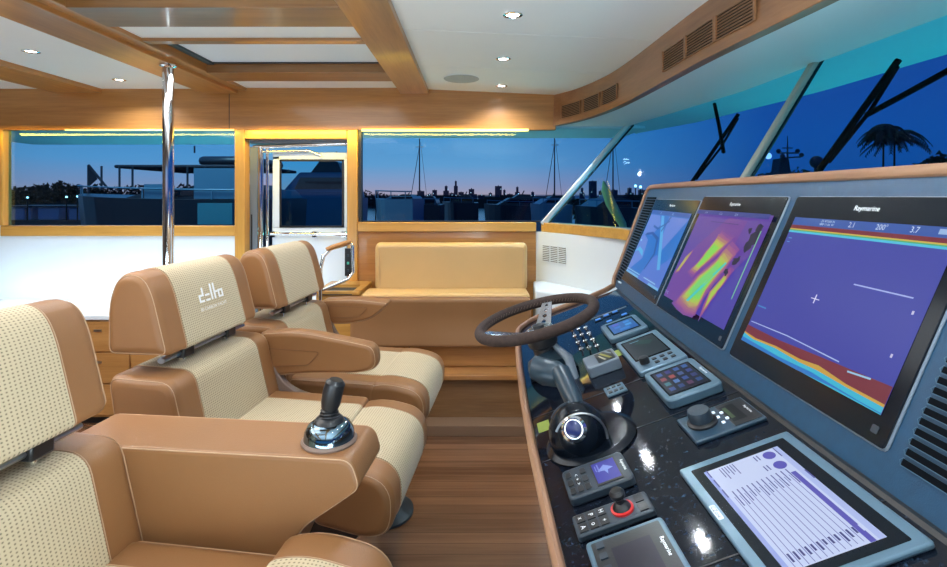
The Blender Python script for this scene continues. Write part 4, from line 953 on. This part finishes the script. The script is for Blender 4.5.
# ---------------------------------------------------------------- outside: dusk marina
GZ = -2.6
water = mat('dark_water', (.006, .018, .035), .15, bump=(1.2, .6))
o = MB().box(-500, 500, 4.9, 900, GZ-.1, GZ).build('water', water); struct(o, 'dark harbour water')
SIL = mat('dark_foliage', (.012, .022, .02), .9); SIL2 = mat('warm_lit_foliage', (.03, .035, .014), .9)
ORD = ['first', 'second', 'third', 'fourth', 'fifth', 'sixth', 'seventh', 'eighth', 'ninth', 'tenth', 'eleventh', 'twelfth', 'thirteenth', 'fourteenth', 'fifteenth', 'sixteenth', 'seventeenth', 'eighteenth', 'nineteenth', 'twentieth', 'twenty-first', 'twenty-second', 'twenty-third', 'twenty-fourth', 'twenty-fifth']
TOWER = mat('distant_tower', (.022, .04, .085), .8); WINL = mat('lit_window', (.4, .5, .6), .5, emit=(.55, .8, 1), es=1.2); WWARM = mat('warm_lamp', (.9, .7, .4), .5, emit=(1, .75, .4), es=2.5); CLAMP = mat('cool_lamp', (.6, .9, 1), .5, emit=(.45, .85, 1), es=4)
def tower(u0, u1, vt, Y, lab, setback=0, lit=3, group='distant towers on the horizon'):
    a = at(u0, vt, Y); b = at(u1, 196, Y); cx = (a[0]+b[0])/2; r_ = root('tower', (cx, Y, GZ), lab, 'building', group)
    h = a[2]; w2 = (b[0]-a[0])/2*1.1; m = MB(); m.box(cx-w2, cx+w2, Y, Y+w2*2, GZ, h-(3 if setback else 0), 0)
    if setback: m.box(cx-w2*.5, cx+w2*.5, Y+w2*.5, Y+w2*1.5, h-3, h)
    m.box(cx-w2*.1, cx+w2*.1, Y+w2*.9, Y+w2*1.1, h, h+.6)
    m.build('facade', TOWER, r_)
    for _ in range(lit):
        x = cx+random.uniform(-.8, .6)*w2; z = random.uniform(GZ+4, max(h-2, GZ+5)); MB().box(x, x+.45, Y-.05, Y, z, z+.35).build('lit_window', WINL, r_)
random.seed(11)
TW_ = [(396, 401, 197), (407, 412, 195), (417, 423, 191), (426, 431, 194), (432, 436, 190), (443, 448, 186), (449, 453, 193), (453.5, 457, 181), (458, 463, 192), (466, 476, 189), (478, 484, 195), (487, 493, 193), (495, 501, 186), (502, 506, 190), (507, 512, 194), (515, 519, 187), (520, 525, 196), (530, 535, 192), (570, 574, 192), (580, 584, 188), (590, 596, 181), (598, 603, 191), (612, 617, 190), (627, 633, 188), (640, 646, 190)]
nm_ = {7: 'tallest slim tower of the distant skyline seen through the large side window', 20: 'tall tower of the distant skyline just right of the windscreen corner post', 9: 'broad pale tower in the skyline above the bench back'}
for i, (a, b, v) in enumerate(TW_): tower(a, b, v, 300+(i%3)*9, nm_.get(i, 'dark distant tower, %s from the left along the dusk skyline' % ORD[i]), i % 2, 1+i % 2)
def tree(u, vt, w_, Y, lab, group, mat_=SIL, n=170, base=None):
    p = at(u, vt, Y); rad = w_/505*Y/2; h = p[2]-GZ; r_ = root('tree', (p[0], Y, GZ), lab, 'tree', group)
    MB().tube([(p[0], Y, GZ), (p[0]+rad*.1, Y, p[2]-rad*.8)], [rad*.10, rad*.05], 6).build('trunk', SIL, r_)
    m = MB(); zc = (p[2]+max(GZ, p[2]-rad*2.4))/2; hz = p[2]-zc
    for _ in range(n):
        while True:
            q = Vector((random.uniform(-1, 1), random.uniform(-1, 1), random.uniform(-1, 1)))
            if q.length < 1: break
        c = Vector((p[0]+q.x*rad, Y+q.y*rad, zc+q.z*hz)); s = rad*random.uniform(.2, .42)
        vs = [c+Vector([random.uniform(-s, s) for _ in range(3)]) for _ in range(4)]
        m.add(vs, [(0, 1, 2), (0, 2, 3), (0, 3, 1), (1, 3, 2)])
    m.build('foliage', mat_, r_); return r_
for i in range(13):
    tree(4+i*8+random.uniform(-2, 2), random.choice([180, 184, 186, 189]) + (4 if i > 7 else 0), 16, 40+(i%3)*2.4, '%s quay tree from the left picture edge, dark and leafy, behind the left window' % ORD[i], 'quay trees behind the left window', SIL2, 110)
for i in range(16):
    tree(110+i*8, 184+random.uniform(-1, 4), 13, 60+(i%3)*3, '%s small far tree from the left, behind the canopy boat' % ORD[i], 'far trees behind the canopy boat', SIL, 80)
for i in range(5):
    tree(366+i*9, 190+i*1.8, 14, 70+(i%3)*4, '%s low dark tree from the left in the large side window' % ORD[i], 'low trees in the large side window', SIL, 80)
for i in range(14): tree(575+i*9.5, random.uniform(196, 203), 16, 70+(i%3)*4, '%s low shoreline tree counted rightward from the windscreen corner post' % ORD[i], 'shoreline trees right of the corner post', SIL, 80)
for i in range(7): tree(764+i*12, random.choice([171, 178, 168, 175]), 20, 60+(i%3)*4, '%s bushy tree from the grey windscreen post, behind the ship' % ORD[i], 'trees seen over the console', SIL, 80)
for i in range(4): tree(912+i*11, 172-i*7, 26, 32+(i%3)*3, '%s dark leafy tree right of the palms, at the right picture edge' % ORD[i], 'trees at the right picture edge', SIL, 150)
# quay bank so the shore is continuous
sb = MB()
for i in range(80):
    x = -230+i*6; hh = 3.0+random.random()*1.8; sb.box(x, x+6, 190, 196, GZ, GZ+hh)
struct(sb.build('ground_shore', SIL), 'dark far shoreline')
def palm(u, vtop, vbase, Y, lab, n=15, ln=None, cr=1.0, core=0):
    p = Vector(at(u, vtop, Y)); b = Vector(at(u-3, vbase, Y)); b.z = GZ; r_ = root('palm_tree', b, lab, 'palm')
    k = Y/505
    MB().tube([b, b.lerp(p, .5)+Vector((.05*k*20, 0, 0)), p], [.3*k*5, .2*k*5, .16*k*5], 8).build('trunk', SIL, r_)
    if core: MB().ball(p, core*k, n=14, sc=(1.1, 1.1, .85)).build('crown_core', SIL, r_)
    for i in range(n):
        a = 2*pi*i/n+random.uniform(-.2, .2); L = k*random.uniform(22, 31)*cr; up = random.uniform(.0, 1.5)
        m = MB(); pts = []
        for j in range(9):
            t = j/8; pts.append(p+Vector((cos(a)*L*t, sin(a)*L*t, L*(up*t-1.25*t*t*(.5+up*.6)))))
        m.tube(pts, .18*k, 4)
        for j in range(1, 9):
            for s in (-1, 1):
                for hh in (0, .5):
                    c = pts[j-1].lerp(pts[j], hh+.3); d = (pts[j]-pts[j-1]).normalized(); sd = d.cross(Vector((0, 0, 1))).normalized()*s
                    l2 = L*.26*(1-abs(j/8-.4))
                    m.add([c-d*1.3*k, c+d*1.3*k, c+sd*l2*.7+d*l2*.6+Vector((0, 0, -l2*.6))], [(0, 1, 2)])
        m.build('frond', SIL, r_)
palm(883, 133, 172, 22, 'dark palm tree with dense crown over the console, the left of the pair', 46, cr=.74, core=11)
palm(894, 137, 172, 24, 'dark palm tree with spreading fronds, the right of the pair', 22, cr=1.0)
# naval-style ship with radar mast
def P_(u, v, Y): return Vector(at(u, v, Y))
Y = 45; sh_ = root('ship', (P_(787, 200, Y).x, Y, GZ), 'dark ship superstructure with a radar mast silhouetted over the console', 'ship')
SH = mat('ship_silhouette', (.015, .03, .06), .7)
k = Y/505; cx = P_(787, 200, Y).x
MB().prism([(cx-40*k, GZ), (cx-44*k, GZ+1.5), (cx+60*k, GZ+1.5), (cx+55*k, GZ)], Y-1, Y+3).build('hull', SH, sh_)
m = MB(); z0 = GZ+1.5; m.prism([(cx-14*k, z0), (cx-9*k, P_(0, 172, Y).z), (cx+9*k, P_(0, 172, Y).z), (cx+16*k, z0)], Y, Y+2); m.prism([(cx-6*k, P_(0, 172, Y).z), (cx-4*k, P_(0, 158, Y).z), (cx+4*k, P_(0, 158, Y).z), (cx+6*k, P_(0, 172, Y).z)], Y+.4, Y+1.6); m.build('superstructure', SH, sh_)
m = MB(); m.tube([P_(787, 160, Y), P_(787, 136, Y)], [.09, .03], 6); m.build('mast', SH, sh_)
m = MB(); m.tube([P_(777, 153, Y), P_(798, 153, Y)], .07, 6); m.tube([P_(782, 148, Y), P_(792, 148, Y)], .05, 6); m.tube([P_(780, 158, Y), P_(800, 157, Y)], .07, 6)
for u_, v_ in ((778, 151), (797, 151), (801, 155), (782, 156)): m.ball(P_(u_, v_, Y), .2, n=10)
m.build('radar_yard', SH, sh_, smooth=True)
m = MB().ball(P_(816, 162, Y), .55, n=16); m.tube([P_(816, 180, Y), P_(816, 163, Y)], .2, 8); m.build('radar_dome', SH, sh_, smooth=True)
m = MB(); m.lathe([(.001, 0), (.28, 0), (.28, .1), (.001, .1)], 20, T=lambda p: P_(767.5, 156, Y)+Vector((p.x, -p.z, p.y))); m.build('lit_emblem', mat('emblem_light', (.5, .6, .9), .5, emit=(.45, .62, 1), es=1.3), sh_)
for u_, v_ in ((774, 176), (782, 177), (812, 176)):
    MB().ball(P_(u_, v_, Y-2), .08, n=8).build('deck_lamp', CLAMP, sh_)
for i, (u_, v_) in enumerate([(635, 186), (640, 187), (647, 196)]):
    r_ = root('street_lamp', (P_(u_, v_, 60).x, 60, GZ), '%s bright distant shore lamp from the left near the console corner' % ORD[i], 'street lamp', 'shore lamps near the console corner')
    MB().tube([(P_(u_, v_, 60).x, 60, GZ), P_(u_, v_, 60)], .06, 6).build('post', SIL, r_); MB().ball(P_(u_, v_, 60), .16, n=8).build('lamp_head', CLAMP, r_)
# boats
HULLB = mat('boat_hull_blue', (.10, .22, .32), .35); HULLD = mat('boat_dark', (.02, .03, .045), .3); CANV = mat('boat_canvas', (.02, .025, .04), .8); LITW = mat('boat_white_lit', (.45, .60, .72), .4)
WDARK = mat('boat_window', (.004, .01, .02), .05)
def boat(name, u0, u1, vdeck, vwl, Y, lab, mat_, dep=3, cabin=None):
    a, b = P_(u0, vdeck, Y), P_(u1, vdeck, Y); r_ = root(name, ((a.x+b.x)/2, Y, GZ), lab, 'boat'); k = Y/505; zw = GZ-.05
    rings = []; Lh = b.x-a.x
    for i in range(13):
        t = i/12; hw = dep/2*(min(1, (t*2.2+.12))**.5 if t < .5 else 1-.0*(t)); hw = max(.05, dep/2*(1-(1-min(1, t*2.5))**2)); x = a.x+Lh*t; sheer = .25*(1-t)**2*Lh*.12
        rings.append([(x, Y+dep/2-hw, a.z+sheer), (x, Y+dep/2+hw, a.z+sheer), (x+.3*(1-t), Y+dep/2+hw*.7, zw), (x+.3*(1-t), Y+dep/2-hw*.7, zw)])
    MB().loft(rings).build('hull', mat_, r_)
    if cabin:
        c0, c1, vt = cabin; z1 = P_(0, vt, Y).z; x0 = P_(c0, 0, Y).x; x1 = P_(c1, 0, Y).x
        MB().prism(rnd([(x0-(x1-x0)*.1, a.z), (x0+(x1-x0)*.25, z1), (x1-(x1-x0)*.08, z1), (x1, a.z)], .06), Y+.3, Y+dep-.3).build('cabin', mat_, r_)
        zz = a.z+(z1-a.z)*.35; z2 = a.z+(z1-a.z)*.8
        MB().prism([(x0+(x1-x0)*.17, zz), (x0+(x1-x0)*.26, z2), (x1-(x1-x0)*.05, z2), (x1-(x1-x0)*.05, zz)], Y+.28, Y+.3).build('cabin_window', WDARK, r_)
        hz = (z1-a.z)*.5
        MB().prism(rnd([(x0+(x1-x0)*.35, z1), (x0+(x1-x0)*.5, z1+hz), (x1-(x1-x0)*.22, z1+hz*.9), (x1-(x1-x0)*.15, z1)], .04), Y+.8, Y+dep-.8).build('flybridge', HULLD, r_)
        MB().tube([(x0+(x1-x0)*.6, Y+dep/2, z1+hz*.8), (x0+(x1-x0)*.66, Y+dep/2, z1+hz*1.9)], .02*k*30, 5).build('antenna', HULLD, r_)
    m = MB(); pr_ = [(a.x+Lh*t, Y+dep/2-dep/2*(1-(1-min(1, t*2.5))**2), a.z+.25*(1-t)**2*Lh*.12) for t in (.05, .15, .25, .4, .55, .7, .85, .98)]
    m.tube([(x, y, z+.22) for x, y, z in pr_], .018, 5); m.build('guard_rail', HULLB, r_)
    for x, y, z in pr_[::2]: MB().tube([(x, y, z), (x, y, z+.22)], .014, 5).build('stanchion', HULLB, r_)
    return r_
b1_ = boat('motor_yacht', 14, 246, 200, 224, 11, 'moored motor yacht with a dark canopy roof behind the left window', HULLD, 4, (120, 246, 188))
Yb = 11
b1_.location.y += 0
m = MB(); m.box(P_(100, 0, Yb).x, P_(245, 0, Yb).x, Yb+.4, Yb+3.2, P_(0, 167, Yb).z, P_(0, 163.5, Yb).z); m.build('canopy_roof', CANV, b1_, bevel=.03)
for u_ in (101, 119, 132, 187, 205, 230):
    MB().tube([P_(u_, 166, Yb+.4), P_(u_, 190, Yb+.4)], .022, 6).build('canopy_post', HULLD, b1_)
MB().box(P_(176, 0, Yb).x, P_(236, 0, Yb).x, Yb+.8, Yb+2.8, P_(0, 163, Yb).z, P_(0, 153, Yb).z).build('flybridge', HULLD, b1_, bevel=.1)
MB().tube([P_(194, 153, Yb+1), P_(194, 146, Yb+1)], .02, 6).build('antenna', HULLD, b1_)
MB().box(P_(192, 0, Yb).x, P_(234, 0, Yb).x, Yb+.05, Yb+.1, P_(0, 199, Yb).z, P_(0, 168, Yb).z).build('reflection_panel', HULLB, b1_)  # added panels stand in for cabin reflections in the window glass
MB().box(P_(142, 0, Yb).x, P_(167, 0, Yb).x, Yb+.05, Yb+.1, P_(0, 199, Yb).z, P_(0, 184, Yb).z).build('reflection_panel', HULLB, b1_)
MB().box(P_(202, 0, Yb).x, P_(236, 0, Yb).x, Yb-.2, Yb-.1, P_(0, 224, Yb).z, P_(0, 203, Yb).z).build('hull_panel', mat('teal_panel', (.06, .25, .30), .4), b1_)
fl = root('pennant', P_(88, 165, 13), 'dark triangular pennant on a slanted staff at the canopy boat bow', 'flag')
MB().tube([P_(88, 165, 13), P_(88, 210, 13)], .03, 6).build('staff', HULLD, fl); MB().tube([P_(88, 165, 13), P_(106, 187, 13)], .03, 6).build('stay', HULLD, fl)
q = [P_(88.5, 166, 13), P_(97, 179, 13), P_(89, 186, 13)]; MB().loft([[v+Vector((0, -.01, 0)) for v in q], [v+Vector((0, .01, 0)) for v in q]]).build('cloth', CANV, fl)
# pale dock modules
for i, (u0, u1) in enumerate([(8, 24), (26, 30), (37, 58), (68, 82), (86, 106), (122, 132)]):
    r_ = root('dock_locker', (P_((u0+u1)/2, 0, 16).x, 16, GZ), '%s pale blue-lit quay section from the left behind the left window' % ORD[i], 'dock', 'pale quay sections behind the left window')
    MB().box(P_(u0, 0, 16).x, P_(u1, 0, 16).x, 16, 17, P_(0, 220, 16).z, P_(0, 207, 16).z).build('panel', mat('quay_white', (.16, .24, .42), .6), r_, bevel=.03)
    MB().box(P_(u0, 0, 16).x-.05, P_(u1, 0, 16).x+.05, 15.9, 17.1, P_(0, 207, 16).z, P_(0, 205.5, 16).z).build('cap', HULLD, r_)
m = MB().box(P_(-20, 0, 16).x, P_(250, 0, 16).x, 15.7, 18, GZ, P_(0, 220, 16).z); tag(m.build('floating_dock', mat('dock_timber', (.02, .03, .04), .8)), 'dark floating dock along the water behind the left window', 'dock')
for i, (u_, v_) in enumerate([(27, 197.5), (66, 197), (77, 196.5), (103, 209), (129, 209), (137, 204)]):
    r_ = root('dock_lamp_post', (P_(u_, v_, 15.8).x, 15.8, GZ), '%s small cool-white dock lamp from the left behind the left window' % ORD[i], 'street lamp', 'dock lamps behind the left window')
    MB().tube([(P_(u_, v_, 15.8).x, 15.8, GZ), P_(u_, v_, 15.8)], .02, 6).build('post', SIL, r_); MB().ball(P_(u_, v_, 15.8), .03, n=10).build('lamp_head', CLAMP, r_)
boat('motor_yacht', 262, 348, 198, 224, 19, 'dark motor yacht with teal hull seen through the side door window', HULLB, 3.5, (280, 346, 172))
boat('motor_boat', 364, 412, 200, 222, 13, 'teal-lit moored boat at the left end of the large side window', HULLB, 3, (382, 412, 196))
boat('motor_boat', 440, 478, 203, 216, 24, 'dark moored motor boat in the middle of the large side window', HULLD, 3, (450, 474, 197))
boat('motor_boat', 484, 548, 206, 219, 28, 'long dark motor boat below the skyline above the bench back', HULLD, 3, (500, 540, 198))
boat('motor_boat', 584, 640, 208, 222, 16, 'dark boat seen through the corner windscreen pane', HULLD, 3, (600, 636, 199))
def sail(um, vt, u0, u1, Y, lab):
    r_ = boat('sailboat', u0, u1, 205, 218, Y, lab, HULLB if um > 500 else HULLD, 2.6, (u0+8, u1-4, 199))
    k = Y/505; t = P_(um, vt, Y+1.2); b = P_(um, 206, Y+1.2)
    MB().tube([b, t], [.9*k, .55*k], 8).build('mast', HULLD, r_)
    MB().tube([P_(um-10, 205, Y+1.2), P_(um, vt+8, Y+1.2)], .35*k, 5).build('forestay', HULLD, r_)
    MB().tube([P_(um+8, 203, Y+1.2), P_(um+1, vt+4, Y+1.2)], .2*k, 5).build('backstay', HULLD, r_)
    MB().tube([P_(um, 198, Y+1.2), P_(um+14, 197, Y+1.2)], 1.2*k, 8).build('boom', CANV, r_)
    MB().tube([P_(um-3, vt+9, Y+1.2), P_(um+4, vt+9, Y+1.2)], .4*k, 5).build('spreader', STEEL, r_)
sail(419, 138, 404, 440, 18, 'sailboat with tall mast and forestay in the left part of the large side window')
sail(554, 136, 534, 572, 18, 'sailboat with paired stays beside the windscreen corner post')
sail(612.5, 131, 600, 626, 20, 'sailboat whose mast rises behind the corner windscreen pane')
# pale davit arm outside
m = MB(); pts = [P_(603, 181, 6), P_(605, 190, 6), P_(610, 203, 6), P_(616, 214, 6), P_(622, 224, 6), P_(624, 240, 6), Vector((P_(624, 240, 6).x, 6, GZ))]
m.tube(pts, [.01, .05, .06, .055, .045, .04, .04], 10); tag(m.build('fender_davit', mat('pale_green_paint', (.45, .60, .25), .5), smooth=True), 'curved pale yellow-green arm standing outside the corner pane', 'davit')
